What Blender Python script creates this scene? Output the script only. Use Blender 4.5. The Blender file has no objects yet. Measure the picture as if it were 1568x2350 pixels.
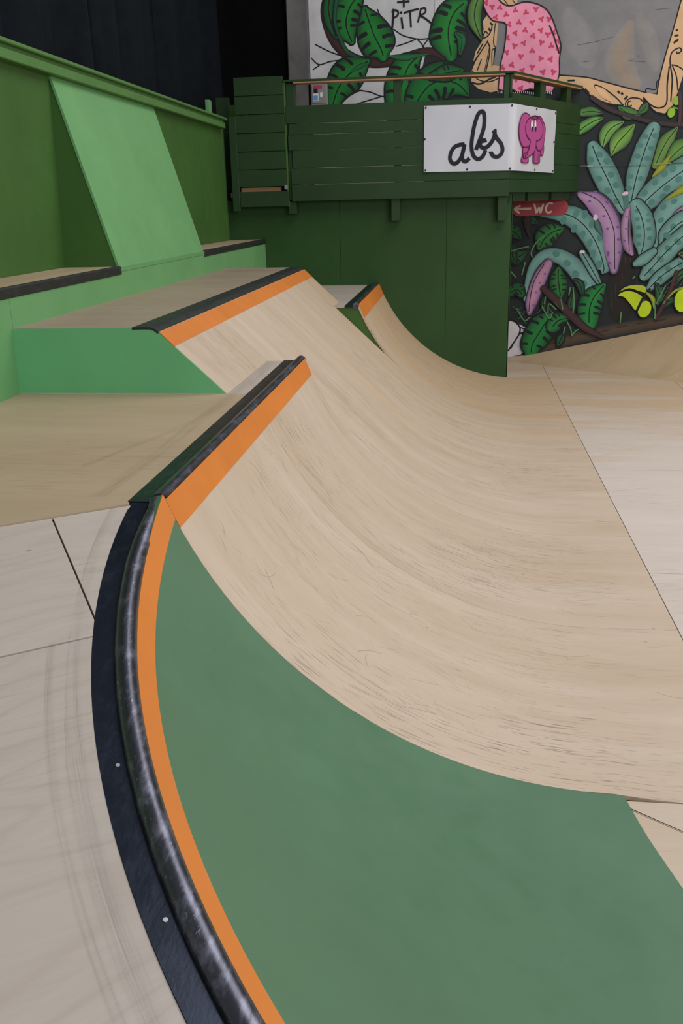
import bpy, bmesh, math, random
from mathutils import Vector, Matrix
random.seed(7)
sc = bpy.context.scene
COL = sc.collection
S = 0.6                     # metres per plan unit
ZF = -1.967                 # plan height of the flat floor, which becomes z = 0
def W(p): return Vector((p[0]*S, p[1]*S, (p[2]-ZF)*S))

# ---------------------------------------------------------------- camera
PITCH, YAW, ROLL = 0.3224035, 0.1286335, -0.0241913
F = Vector((-math.sin(YAW)*math.cos(PITCH), math.cos(YAW)*math.cos(PITCH), -math.sin(PITCH)))
R0 = Vector((math.cos(YAW), math.sin(YAW), 0)); U0 = R0.cross(F)
RT = math.cos(ROLL)*R0 + math.sin(ROLL)*U0; UP = -math.sin(ROLL)*R0 + math.cos(ROLL)*U0
cd = bpy.data.cameras.new('camera'); cam = bpy.data.objects.new('camera', cd); COL.objects.link(cam)
cd.sensor_fit = 'VERTICAL'; cd.sensor_height = 36; cd.lens = 36*2105.79/2350; cd.clip_start = .02; cd.clip_end = 200
M = Matrix((RT, UP, -F)).transposed().to_4x4(); M.translation = W((0, 0, 1.6)); cam.matrix_world = M
sc.camera = cam

# ---------------------------------------------------------------- world, daylight through the roof, exposure
wd = bpy.data.worlds.new('hall_light'); sc.world = wd; wd.use_nodes = True
wd.node_tree.nodes['Background'].inputs[0].default_value = (.93, .96, 1.0, 1)
wd.node_tree.nodes['Background'].inputs[1].default_value = .24
def area_light(name, x, y, z, sx, sy, power, col=(1, .97, .94), tilt=(0, 0, 0)):
    l = bpy.data.lights.new(name, 'AREA'); l.shape = 'RECTANGLE'; l.size = sx*S; l.size_y = sy*S; l.energy = power; l.color = col
    o = bpy.data.objects.new(name, l); COL.objects.link(o); o.location = W((x, y, z)); o.rotation_euler = tilt
    return o
area_light('roof_skylight', 5.5, 9.5, 12.0, 11, 16, 715, (.975, .98, 1))
area_light('side_fill', 9.5, -7.0, 5.0, 9, 4.5, 430, (.86, .93, 1), (math.radians(82), 0, math.radians(35)))  # unseen cool light behind the camera, added to brighten faces turned towards it
area_light('side_fill', 14.0, 15.0, 4.5, 8, 4, 165, (1, .86, .66), (math.radians(84), 0, math.radians(97)))  # unseen warm light, added to brighten the balcony's angled side
vs = sc.view_settings
vs.view_transform = 'Standard'; vs.look = 'None'; vs.exposure = 0.0; vs.gamma = 1.0; vs.use_curve_mapping = False

# ---------------------------------------------------------------- materials
def nt(name):
    m = bpy.data.materials.new(name); m.use_nodes = True
    t = m.node_tree; b = t.nodes['Principled BSDF']; return m, t, b
def N(t, kind, **kw):
    n = t.nodes.new(kind)
    for k, v in kw.items():
        if k.startswith('i_'): n.inputs[k[2:]].default_value = v
        else: setattr(n, k, v)
    return n
def mul_range(t, src, a, b, lo, hi):
    n = N(t, 'ShaderNodeMapRange'); n.inputs[1].default_value = a; n.inputs[2].default_value = b; n.inputs[3].default_value = lo; n.inputs[4].default_value = hi
    t.links.new(src, n.inputs[0]); return n.outputs[0]
def math2(t, op, a, b):
    n = N(t, 'ShaderNodeMath', operation=op)
    for i, v in enumerate((a, b)):
        if isinstance(v, (int, float)): n.inputs[i].default_value = v
        else: t.links.new(v, n.inputs[i])
    return n.outputs[0]
def mixc(t, fac, a, b, mode='MIX'):
    n = N(t, 'ShaderNodeMix', data_type='RGBA', blend_type=mode)
    for i, v in ((0, fac), (6, a), (7, b)):
        if isinstance(v, (int, float)): n.inputs[i].default_value = v
        elif isinstance(v, tuple): n.inputs[i].default_value = (*v[:3], 1)
        else: t.links.new(v, n.inputs[i])
    return n.outputs[2]
def noise(t, vec, scale, detail=4, rough=.55, dist=0):
    n = N(t, 'ShaderNodeTexNoise'); n.inputs['Scale'].default_value = scale; n.inputs['Detail'].default_value = detail
    n.inputs['Roughness'].default_value = rough; n.inputs['Distortion'].default_value = dist
    if vec is not None: t.links.new(vec, n.inputs['Vector'])
    return n.outputs['Fac']
def stretched(t, vec, sx, sy, sz=1, rz=0, off=None):
    n = N(t, 'ShaderNodeMapping'); n.inputs['Scale'].default_value = (sx, sy, sz); n.inputs['Rotation'].default_value = (0, 0, rz)
    t.links.new(vec, n.inputs['Vector'])
    if off is not None: t.links.new(off, n.inputs['Location'])
    return n.outputs[0]
def paint(name, col, rough=.5, var=.12, spec=.4, grime=.0, scratch=0.0):
    m, t, b = nt(name)
    pos = N(t, 'ShaderNodeNewGeometry').outputs['Position']
    v = mul_range(t, noise(t, pos, 1.6, 5), .3, .7, 1-var, 1+var)
    c = mixc(t, 1.0, tuple(col), v, 'MULTIPLY')
    if grime:
        g = noise(t, stretched(t, pos, 3, 3, 9), 2.0, 6, .65)
        c = mixc(t, mul_range(t, g, .62, .8, 0, grime), c, tuple(x*.45 for x in col))
    if scratch:
        g = noise(t, stretched(t, pos, 50, 4, 7, .6), 1.0, 3, .6)
        c = mixc(t, mul_range(t, g, .7, .76, 0, scratch), c, tuple(min(1, x*1.9+.05) for x in col))
    t.links.new(c, b.inputs['Base Color'])
    r = mul_range(t, noise(t, pos, 7, 4), .3, .7, rough-.06, rough+.08)
    t.links.new(r, b.inputs['Roughness']); b.inputs['Specular IOR Level'].default_value = spec
    bump = N(t, 'ShaderNodeBump'); bump.inputs['Strength'].default_value = .05; bump.inputs['Distance'].default_value = .002
    t.links.new(noise(t, pos, 160, 2), bump.inputs['Height']); t.links.new(bump.outputs[0], b.inputs['Normal'])
    return m
def wood(name, light, dark, scuff=.5, streak=1.0, cathedral=0.0, blot=1.0, rough=.48, specks=.6, tone=.08, warm=0.0):
    m, t, b = nt(name)
    uv = N(t, 'ShaderNodeUVMap').outputs[0]
    rnd = N(t, 'ShaderNodeObjectInfo').outputs['Random']
    off = N(t, 'ShaderNodeCombineXYZ'); t.links.new(math2(t, 'MULTIPLY', rnd, 37.0), off.inputs[0]); t.links.new(math2(t, 'MULTIPLY', rnd, 91.0), off.inputs[1])
    uv = stretched(t, uv, 1, 1, 1, 0, off.outputs[0])
    n1 = noise(t, stretched(t, uv, .9, 7.0), 1.0, 5, .6, .3)            # broad streaks that run with the grain (u)
    n2 = noise(t, stretched(t, uv, 3.5, 110.0), 1.0, 3, .6)             # fine grain
    n3 = noise(t, stretched(t, uv, .5, 2.1), 1.0, 5, .62)               # blotches
    f = math2(t, 'ADD', mul_range(t, n1, .3, .7, -.16*streak, .16*streak), mul_range(t, n3, .3, .7, .5-.34*blot, .5+.34*blot))
    f = math2(t, 'ADD', f, mul_range(t, n2, .3, .7, -.09, .09))
    if cathedral:                  # rotary-cut figure: thin wandering contour lines
        nn = noise(t, stretched(t, uv, .55, 1.9), 1.0, 2, .4, .4)
        pp = N(t, 'ShaderNodeMath', operation='PINGPONG'); pp.inputs[1].default_value = .5
        t.links.new(math2(t, 'MULTIPLY', nn, 17.0), pp.inputs[0])
        f = math2(t, 'ADD', f, mul_range(t, pp.outputs[0], .0, .16, -.30*cathedral, .05*cathedral))
        f = math2(t, 'ADD', f, mul_range(t, pp.outputs[0], .36, .5, .0, .16*cathedral))
    cl = N(t, 'ShaderNodeClamp'); t.links.new(f, cl.inputs[0])
    c = mixc(t, cl.outputs[0], tuple(dark), tuple(light))
    c = mixc(t, 1.0, c, mul_range(t, rnd, 0, 1, 1-tone, 1+tone), 'MULTIPLY')
    if warm:                       # boards turn honey-toned towards the far end, in uneven patches
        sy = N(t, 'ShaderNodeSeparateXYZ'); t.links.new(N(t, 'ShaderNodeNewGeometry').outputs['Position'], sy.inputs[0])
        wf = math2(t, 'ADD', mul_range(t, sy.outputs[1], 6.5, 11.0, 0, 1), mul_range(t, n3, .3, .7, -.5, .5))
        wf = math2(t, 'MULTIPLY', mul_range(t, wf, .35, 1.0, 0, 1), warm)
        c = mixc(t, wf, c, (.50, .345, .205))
    # short dark board and wheel marks in several directions, gathered in patches
    m0 = mul_range(t, noise(t, uv, .9, 3), .42, .62, .08, 1)
    for rz, sx, sy, lo, amt in ((.06, 1.6, 60, .63, .22), (-.28, 4.5, 85, .615, .85), (.34, 5.0, 100, .62, .85), (-.75, 8.0, 95, .645, .7)):
        g = noise(t, stretched(t, uv, sx, sy, 1, rz), 1.0, 2, .5)
        c = mixc(t, math2(t, 'MULTIPLY', mul_range(t, g, lo, lo+.05, 0, amt*scuff), m0), c, tuple(x*.40 for x in dark))
    vo = N(t, 'ShaderNodeTexVoronoi'); vo.inputs['Scale'].default_value = 13
    t.links.new(stretched(t, uv, .45, 1, 1, .3), vo.inputs['Vector'])
    vr = N(t, 'ShaderNodeSeparateColor'); t.links.new(vo.outputs['Color'], vr.inputs[0])
    sp = math2(t, 'MULTIPLY', mul_range(t, vo.outputs['Distance'], .03, .07, 1, 0), mul_range(t, vr.outputs[0], .72, .9, 0, specks))
    c = mixc(t, sp, c, tuple(x*.25 for x in dark))
    t.links.new(c, b.inputs['Base Color'])
    t.links.new(mul_range(t, n1, .3, .7, rough-.07, rough+.1), b.inputs['Roughness']); b.inputs['Specular IOR Level'].default_value = .35
    bump = N(t, 'ShaderNodeBump'); bump.inputs['Strength'].default_value = .08; bump.inputs['Distance'].default_value = .0015
    t.links.new(n2, bump.inputs['Height']); t.links.new(bump.outputs[0], b.inputs['Normal'])
    return m
def steel(name, col, rough=.34, metal=.75, worn=(.16, .16, .2), wear=.6):
    m, t, b = nt(name)
    pos = N(t, 'ShaderNodeNewGeometry').outputs['Position']
    g = noise(t, stretched(t, pos, 22, 9, 22), 1.0, 6, .7)
    c = mixc(t, mul_range(t, g, .5, .68, 0, wear), tuple(col), tuple(worn))
    g2 = noise(t, stretched(t, pos, 120, 30, 120), 1.0, 3, .6)
    c = mixc(t, mul_range(t, g2, .66, .74, 0, wear*.8), c, tuple(min(1, x*2.2) for x in worn))
    t.links.new(c, b.inputs['Base Color']); b.inputs['Metallic'].default_value = metal
    t.links.new(mul_range(t, g, .3, .7, rough-.08, rough+.14), b.inputs['Roughness'])
    bump = N(t, 'ShaderNodeBump'); bump.inputs['Strength'].default_value = .15; bump.inputs['Distance'].default_value = .002
    t.links.new(g2, bump.inputs['Height']); t.links.new(bump.outputs[0], b.inputs['Normal'])
    return m
def smudge(name, col, amt):
    m, t, b = nt(name)
    uv = N(t, 'ShaderNodeUVMap').outputs[0]
    sx = N(t, 'ShaderNodeSeparateXYZ'); t.links.new(uv, sx.inputs[0])
    g = mul_range(t, noise(t, stretched(t, uv, 2.2, 34), 1.0, 5, .65), .42, .66, 0, 1)
    g = math2(t, 'MULTIPLY', g, mul_range(t, noise(t, stretched(t, uv, 1.2, 3), 1.0, 3), .35, .6, .15, 1))
    e = math2(t, 'MULTIPLY', sx.outputs[1], math2(t, 'SUBTRACT', 1.0, sx.outputs[1]))      # v runs 0..1 across the smear
    g = math2(t, 'MULTIPLY', g, mul_range(t, e, .02, .18, 0, amt))
    b.inputs['Base Color'].default_value = (*col, 1); b.inputs['Roughness'].default_value = .6
    t.links.new(g, b.inputs['Alpha'])
    return m
def muralpaint():
    m, t, b = nt('mural_paint')
    a = N(t, 'ShaderNodeVertexColor', layer_name='Col').outputs['Color']
    pos = N(t, 'ShaderNodeNewGeometry').outputs['Position']
    v = mul_range(t, noise(t, pos, 3.5, 5, .6), .3, .7, .86, 1.12)
    t.links.new(mixc(t, 1.0, a, v, 'MULTIPLY'), b.inputs['Base Color']); b.inputs['Roughness'].default_value = .6; b.inputs['Specular IOR Level'].default_value = .25
    return m
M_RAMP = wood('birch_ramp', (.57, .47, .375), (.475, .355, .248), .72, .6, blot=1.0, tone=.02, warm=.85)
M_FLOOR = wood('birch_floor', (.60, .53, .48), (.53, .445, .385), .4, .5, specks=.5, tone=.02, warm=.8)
M_DECK = wood('birch_deck', (.47, .36, .24), (.39, .28, .18), .35, .5, tone=.04)
M_SLOPE = wood('birch_slope', (.50, .43, .375), (.41, .34, .29), .14, .3, cathedral=.85, blot=.6, specks=.7, tone=.03)
M_WARM = wood('birch_warm', (.52, .385, .245), (.42, .29, .17), .5, .6, tone=.03)
M_BANKTOP = wood('birch_grey_deck', (.37, .285, .212), (.31, .226, .164), .3, .5, tone=.03)
M_WOODEDGE = wood('raw_pine', (.50, .27, .13), (.36, .18, .09), .1, .8)
M_ENDGREEN = paint('end_wall_green_paint', (.022, .066, .014), .5, .10, .3, .2)
M_CAPGREEN = paint('cap_green_paint', (.085, .195, .054), .5, .08, .3, .2)
M_DARKGREEN = paint('dark_green_paint', (.047, .118, .024), .5, .10, .3, .25)
M_BOWLGREEN = paint('bowl_green_paint', (.080, .170, .094), .42, .07, .4, .12, .10)
M_LIGHTGREEN = paint('light_green_paint', (.142, .335, .130), .5, .06, .3, .12)
M_LIGHTGREEN_LIT = paint('light_green_paint_lit', (.155, .46, .20), .5, .06, .3, .12)  # light green made bluer and brighter: light from behind the camera, in the colour
M_FENCEGREEN = paint('fence_green_paint', (.017, .046, .013), .5, .10, .3, .2)
M_ORANGE = paint('orange_paint', (.62, .19, .03), .45, .06, .4, .10, .12)
M_TUBE = steel('worn_steel_tube', (.085, .085, .105), .30, .85, (.27, .27, .34), .75)
M_PLATE = steel('black_steel_plate', (.016, .021, .036), .27, .65, (.034, .042, .070), .4)
M_EDGE = steel('black_edge_steel', (.018, .02, .018), .5, .2, (.05, .052, .05), .4)
M_SMEAR = smudge('rubber_smear', (.13, .11, .10), .26)
M_MURAL = muralpaint()
M_BLACK = paint('black_drape', (.002, .002, .0025), .9, .2, .1)
M_CURTAIN = paint('navy_curtain', (.003, .005, .0075), .85, .25, .15)
M_CONCRETE = paint('raw_concrete', (.125, .12, .115), .85, .5, .2, .8)
M_BANNER = paint('banner_vinyl', (.55, .55, .60), .45, .03, .4)
M_INK = paint('banner_black_ink', (.012, .012, .018), .5, .05, .3)
M_PINK = paint('banner_pink_ink', (.42, .07, .25), .5, .05, .3)
M_PINKDARK = paint('banner_outline_ink', (.10, .012, .06), .5, .05, .3)
M_WHITEINK = paint('white_ink', (.75, .75, .75), .5, .03, .3)
M_RED = paint('red_sign_paint', (.30, .018, .026), .45, .05, .4)
M_CREAM = paint('cream_sign_paint', (.62, .50, .42), .5, .04, .3)
M_METALBOX = paint('grey_metal_box', (.26, .235, .23), .4, .10, .5, .3)
M_BLUE = paint('blue_sticker', (.12, .32, .62), .4, .05, .4)
M_REDSTICK = paint('red_sticker', (.45, .04, .08), .4, .05, .4)
M_SCREW = steel('screw_zinc', (.45, .46, .47), .35, .9, (.6, .6, .6), .3)

# ---------------------------------------------------------------- builders (plan units in, metres out)
def base_obj(name, data, parent=None):
    o = bpy.data.objects.new(name, data); COL.objects.link(o)
    if parent is not None: o.parent = parent
    return o
def tag(o, label=None, cat=None, group=None, kind=None):
    for k, v in (('label', label), ('category', cat), ('group', group), ('kind', kind)):
        if v: o[k] = v
    return o
def thing(name, loc, label, cat, group=None):
    o = base_obj(name, None); o.empty_display_size = .2; o.location = W(loc); return tag(o, label, cat, group)
def mesh(name, verts, faces, mat, parent=None, uvs=None, smooth=False, mats=None, fm=None, fix=True):
    """verts in plan units; the mesh is stored relative to its parent's (or its own) base"""
    wv = [W(v) for v in verts]
    if parent is not None: org = parent.matrix_basis.translation.copy()
    else:
        n = len(wv); org = Vector((sum(v.x for v in wv)/n, sum(v.y for v in wv)/n, min(v.z for v in wv)))
    me = bpy.data.meshes.new(name); me.from_pydata([v-org for v in wv], [], faces); me.update()
    for q in (mats or [mat]): me.materials.append(q)
    if fm:
        for p, i in zip(me.polygons, fm): p.material_index = i
    if uvs is not None:
        l = me.uv_layers.new(name='UVMap')
        for lp in me.loops: l.data[lp.index].uv = uvs[lp.vertex_index]
    if smooth:
        for p in me.polygons: p.use_smooth = True
    if fix:
        bm = bmesh.new(); bm.from_mesh(me); bmesh.ops.recalc_face_normals(bm, faces=bm.faces); bm.to_mesh(me); bm.free()
    o = base_obj(name, me, parent)
    if parent is None: o.location = org
    return o
def box(name, x0, x1, y0, y1, z0, z1, mat, parent=None, bev=.006, grain=0):
    vs_ = [(x, y, z) for x in (x0, x1) for y in (y0, y1) for z in (z0, z1)]
    fs = [(0, 1, 3, 2), (4, 6, 7, 5), (0, 4, 5, 1), (2, 3, 7, 6), (0, 2, 6, 4), (1, 5, 7, 3)]
    d = [(x1-x0), (y1-y0), (z1-z0)]
    uv = [((v[grain])*S, (v[(grain+1) % 3]+v[(grain+2) % 3])*S) for v in vs_]
    o = mesh(name, vs_, fs, mat, parent, uv)
    if bev:
        bm = bmesh.new(); bm.from_mesh(o.data); bmesh.ops.bevel(bm, geom=list(bm.edges), offset=min(bev, min(abs(q) for q in d)*.3)*S, segments=1, affect='EDGES'); bm.to_mesh(o.data); bm.free()
    return o
def sub3(a, b): return (a[0]-b[0], a[1]-b[1], a[2]-b[2])
def nrm(a):
    l = math.sqrt(sum(q*q for q in a)) or 1; return tuple(q/l for q in a)
def cross(a, b): return (a[1]*b[2]-a[2]*b[1], a[2]*b[0]-a[0]*b[2], a[0]*b[1]-a[1]*b[0])
def skin(name, rows, thick, mat, parent, swap=False, lift=0.0):
    """a bent sheet: rows of points (u runs along a row), given depth under its face"""
    nr, nc = len(rows), len(rows[0]); top, bot, uv = [], [], []
    vd = 0
    for i in range(nr):
        if i: vd += math.dist(rows[i][nc//2], rows[i-1][nc//2])
        ud = 0
        for j in range(nc):
            if j: ud += math.dist(rows[i][j], rows[i][j-1])
            a = sub3(rows[i][min(j+1, nc-1)], rows[i][max(j-1, 0)]); b = sub3(rows[min(i+1, nr-1)][j], rows[max(i-1, 0)][j])
            n = nrm(cross(a, b))
            if n[2] < 0: n = tuple(-q for q in n)
            p = rows[i][j]; top.append(tuple(p[k]+n[k]*lift for k in range(3))); bot.append(tuple(p[k]-n[k]*(thick-lift) for k in range(3)))
            uv.append((vd*S, ud*S) if swap else (ud*S, vd*S))
    n0 = nr*nc; fs = []
    for i in range(nr-1):
        for j in range(nc-1):
            q = (i*nc+j, i*nc+j+1, (i+1)*nc+j+1, (i+1)*nc+j); fs.append(q); fs.append(tuple(n0+k for k in reversed(q)))
    ring = [j for j in range(nc)] + [i*nc+nc-1 for i in range(1, nr)] + [(nr-1)*nc+j for j in range(nc-2, -1, -1)] + [i*nc for i in range(nr-2, 0, -1)]
    for a, b in zip(ring, ring[1:]+ring[:1]): fs.append((a, b, n0+b, n0+a))
    o = mesh(name, top+bot, fs, mat, parent, uv+uv)
    for p in o.data.polygons: p.use_smooth = True
    o.data.set_sharp_from_angle(angle=math.radians(40))
    return o
def plate(name, pts, thick, mat, parent=None, ud=(1, 0, 0), vdv=(0, 1, 0), direction=(0, 0, -1)):
    """a flat polygon of pts extruded by thick along direction"""
    n = len(pts); d = direction
    vv = list(pts) + [tuple(p[k]+d[k]*thick for k in range(3)) for p in pts]
    fs = [tuple(range(n)), tuple(range(2*n-1, n-1, -1))] + [(i, (i+1) % n, n+(i+1) % n, n+i) for i in range(n)]
    uv = [(sum(p[k]*ud[k] for k in range(3))*S, sum(p[k]*vdv[k] for k in range(3))*S) for p in vv]
    return mesh(name, vv, fs, mat, parent, uv)
def frames(path):
    out = []
    for i, p in enumerate(path):
        a = path[max(i-1, 0)]; b = path[min(i+1, len(path)-1)]
        t = nrm(sub3(b, a)); side = nrm(cross((0, 0, 1), t)); up = nrm(cross(t, side)); out.append((p, t, side, up))
    return out
def sweep(name, path, prof, mat, parent, closed=True, uvv=False):
    """prof = [(side, up)] carried along path, capped at both ends"""
    fr = frames(path); n = len(prof); vv = []; uv = []; d = 0
    for i, (p, t, s_, u) in enumerate(fr):
        if i: d += math.dist(path[i], path[i-1])
        for k, (a, b) in enumerate(prof):
            vv.append(tuple(p[q]+s_[q]*a+u[q]*b for q in range(3))); uv.append((d*S, k/max(1, n-1)))
    fs = []
    for i in range(len(path)-1):
        for k in range(n if closed else n-1):
            fs.append((i*n+k, i*n+(k+1) % n, (i+1)*n+(k+1) % n, (i+1)*n+k))
    if closed: fs += [tuple(range(n)), tuple((len(path)-1)*n+k for k in reversed(range(n)))]
    o = mesh(name, vv, fs, mat, parent, uv)
    for p in o.data.polygons: p.use_smooth = True
    o.data.set_sharp_from_angle(angle=math.radians(50))
    return o
def circle(r, n=18): return [(r*math.cos(2*math.pi*k/n), r*math.sin(2*math.pi*k/n)) for k in range(n)]
def spline(p, per=6, closed=False):
    if len(p) < 3 and not closed: return list(p)
    out = []; n = len(p)
    for i in range(n if closed else n-1):
        g = (lambda k: p[k % n]) if closed else (lambda k: p[min(max(k, 0), n-1)])
        a, b, c, d = g(i-1), g(i), g(i+1), g(i+2)
        for k in range(per):
            s = k/per
            out.append(tuple(.5*(2*b[q]+(c[q]-a[q])*s+(2*a[q]-5*b[q]+4*c[q]-d[q])*s*s+(3*b[q]-a[q]-3*c[q]+d[q])*s**3) for q in range(len(b))))
    if not closed: out.append(tuple(p[-1]))
    return out
def clip(poly, a, b, c):
    """keep a*x + b*y <= c"""
    out = []; n = len(poly)
    for i in range(n):
        p, q = poly[i], poly[(i+1) % n]; dp, dq = a*p[0]+b*p[1]-c, a*q[0]+b*q[1]-c
        if dp <= 0: out.append(p)
        if dp*dq < 0:
            s = dp/(dp-dq); out.append((p[0]+(q[0]-p[0])*s, p[1]+(q[1]-p[1])*s))
    return out

# ================================================================ the shell of the hall
XL, XW, YW, YM = -4.04, -4.74, 19.78, 22.5      # ledge face, side wall, green end wall, painted wall
RAD, XC = 3.1, 1.25; ZC = ZF + RAD              # transition radius and its axis
def zq(x): return ZF if x >= XC else ZC - math.sqrt(RAD*RAD-(x-XC)**2)
XT, XE = -0.87, 1.95                            # upper and lower sheets meet; lower sheets run out on the flat
JOINT = .004

fl = box('floor', -4.5, 12, -4, 24, ZF-.3, ZF-.05, M_WOODEDGE, bev=0); tag(fl, kind='structure')
def floor_sheet(poly, mat=None):
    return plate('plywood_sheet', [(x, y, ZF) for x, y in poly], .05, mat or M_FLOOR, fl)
def rect(x0, x1, y0, y1, g=JOINT): return [(x0+g, y0+g), (x1-g, y0+g), (x1-g, y1-g), (x0+g, y1-g)]
# the rising bank in the far corner cuts the flat sheets along its foot
BD = (.632, .775); BC = .87*BD[0] + 22.5*BD[1]
SX, SY = 2.03, 4.07
k = 0
y = 5.04
for r in range(5):
    y0, y1 = y + r*3.79, y + (r+1)*3.79
    x = XE
    for c in range(4):
        sh = (0 if c % 2 == 0 else 1.88)
        for ya, yb in ((y0, y1),):
            p = clip(rect(x, x+SX*1.22, ya-sh*(r > 0), yb-sh*(r < 4)), BD[0], BD[1], BC)
            if len(p) > 2: floor_sheet(p)
        x += SX*1.22
# sheets in front of the green corner, one with a slanting edge
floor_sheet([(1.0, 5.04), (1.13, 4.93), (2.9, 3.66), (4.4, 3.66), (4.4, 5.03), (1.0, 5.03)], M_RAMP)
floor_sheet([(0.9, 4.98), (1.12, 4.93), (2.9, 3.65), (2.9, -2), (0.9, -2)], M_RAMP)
floor_sheet(rect(2.9, 6.9, -2, 3.65)); floor_sheet(rect(4.4, 6.9, 3.65, 5.04)); floor_sheet(rect(6.9, 11.7, -2, 5.04))
floor_sheet(clip(rect(.6, XE, YW+.02, 22.45), BD[0], BD[1], BC))
# bank sheets against the painted wall
def bank_z(d):
    s_, r = .313, 2.2; dt = s_*r
    return ZF + (0 if d <= 0 else d*d/(2*r)*1.0 if d < dt else s_*(d-dt/2))
bk = thing('corner_bank', (5, 21.5, ZF), 'low birch plywood bank rising along the foot of the painted wall', 'ramp')
def bank_sheet(t0, t1):
    """t runs along the foot line, d climbs away from it"""
    f0 = (.87-.25*BD[0], 22.5-.25*BD[1]); tv = (BD[1], -BD[0]); rows = []
    for i in range(9):
        t = t0+JOINT + (t1-t0-2*JOINT)*i/8; row = []
        dmax = min(5.5, (YM-.02-(f0[1]+tv[1]*t))/BD[1])
        for j in range(15):
            d = dmax*j/14; row.append((f0[0]+tv[0]*t+BD[0]*d, f0[1]+tv[1]*t+BD[1]*d, bank_z(d-.25)+.002))
        rows.append(row)
    skin('plywood_sheet', rows, .03, M_WARM, bk)
for i in range(5): bank_sheet(.05+2.2*i, .05+2.2*(i+1))

# side wall with its cap, ledge below it
wl = box('wall_left', XW-.16, XW-.03, 2, 19.6, ZF, 3.12, M_DARKGREEN, bev=0); tag(wl, kind='structure')
for a, b in ((2, 6.0), (6.0, 10.5), (10.5, 15.0), (15.0, 19.55)):
    box('wall_panel', XW-.03, XW, a+.003, b-.003, .9, 3.11, M_DARKGREEN, wl, .004)
tr = thing('trim_1', (-4.65, 10, 3.1), None, None); tr['kind'] = 'structure'
box('fascia_board', XW-.10, -4.63, 2, 19.28, 3.10, 3.205, M_CAPGREEN, tr, .01)
box('filler_strip', XW-.10, -4.665, 2, 19.28, 3.205, 3.252, M_CAPGREEN, tr, .0)
box('cap_board', XW-.22, -4.60, 2, 19.36, 3.252, 3.296, M_CAPGREEN, tr, .01)

lg = thing('ledge', (-4.4, 11, 0), 'long light green ledge with black steel edges along the dark green wall', 'ledge')
for a, b in ((2, 8.08), (8.08, 13.1), (13.1, YW-.004)): box('face_panel', XL-.03, XL, a+.003, b-.003, ZF, .905, M_LIGHTGREEN, lg, .0)
for a, b in ((2, 6.5), (6.5, 11.02), (14.85, YW-.004)): box('top_sheet', XW+.004, XL-.03, a+.003, b-.003, .93, .962, M_DECK, lg, .004, 1)
for a, b in ((2, 11.02), (14.85, YW-.004)):
    o = box('steel_edge', XL-.06, XL+.014, a, b, .868, .968, M_EDGE, lg, .012)
tag(lg.children[-1], 'black steel edge at the far end')
wr = thing('wallride', (-4.4, 13, .9), 'light green slanted wallride panel leaning from the ledge to the wall cap', 'ramp')
a0, a1, b0, b1 = 11.0, 14.85, 11.17, 14.98
plate('riding_face', [(XL+.004, a0, .915), (XL+.004, a1, .915), (XW+.015, b1, 3.13), (XW+.015, b0, 3.13)], .03, M_LIGHTGREEN, wr, (0, 1, 0), (0, 0, 1), (-.95, 0, -.3))
plate('kick_board', [(XL+.006, a0, .905), (XL+.006, a1, .905), (XL+.010, a1, .955), (XL+.010, a0, .955)], .02, M_LIGHTGREEN, wr, (0, 1, 0), (0, 0, 1), (-1, 0, 0))
plate('side_panel', [(XL-.02, a0+.01, .93), (XW, a0+.012, .93), (XW, b0+.01, 3.10)], .02, M_DARKGREEN, wr, (1, 0, 0), (0, 0, 1), (0, 1, 0))
plate('side_panel', [(XL-.02, a1-.03, .93), (XW, a1-.03, .93), (XW, b1-.03, 3.10)], .02, M_DARKGREEN, wr, (1, 0, 0), (0, 0, 1), (0, 1, 0))

we = box('wall_front', XW-.2, 1.05, YW+.03, YW+.2, ZF, 1.74, M_ENDGREEN, bev=0); tag(we, kind='structure')
for a, b in ((-4.85, -2.45), (-2.45, -.25), (-.25, 1.07)):
    box('wall_panel', a+.002, b-.002, YW, YW+.03, ZF, 1.74, M_ENDGREEN, we, .003)
box('end_post', 1.05, 1.075, YW, YW+.2, ZF, 1.74, M_ENDGREEN, we, .003)
wb = box('wall_back', -10, 13, YM+.06, YM+.3, ZF, 9, M_BLACK, bev=0); tag(wb, kind='structure')

# ================================================================ decks
CK = .274; C0 = (-1.843, 4.844); CE = (.564, -.825); CU = (-.825, -.564)      # the tilted deck falls towards CE from a crease through C0
def zt(x, y): return min(0.0, -CK*((x-C0[0])*CE[0] + (y-C0[1])*CE[1]))
R_OUT, OX, OY = 4.428, 2.579, 4.996                                               # outer edge of the coping plate: an arc about (OX, OY)
A_END = .946
def ring(r, s):
    """point at radius r of the corner; s = arc angle, and past A_END straight on (in plate-edge length)"""
    a = min(s, A_END); x, y = OX - r*math.cos(a), OY - r*math.sin(a)
    if s > A_END: e = (s-A_END)*R_OUT; x += math.sin(a)*e; y -= math.cos(a)*e
    return x, y
S_MAX = A_END + .6/R_OUT
ang = [.024+(S_MAX-.024)*i/48 for i in range(49)]
dk = thing('deck', (-3, 6, -.1), 'level birch plywood deck between the light green ledge and the coping', 'deck')
crease_l = (XL, C0[1]-(C0[0]-XL)*(.564/.825))
full = [(XL, 8.05), (XL, crease_l[1]), (C0[0]-.02, C0[1]+.0), (-1.879, 4.90), (-1.879, 8.05)]
for y0, y1 in ((3.0, 8.05),):
    for x0, x1 in ((XL, -1.895),):
        plate('plywood_sheet', [(x, y, 0) for x, y in full], .024, M_DECK, dk)
plate('plywood_sheet', [(-2.06, 8.056, 0), (-1.879, 8.056, 0), (-1.879, 9.9, 0), (-2.06, 9.9, 0)], .024, M_SLOPE, dk, (0, 1, 0), (1, 0, 0))
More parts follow.
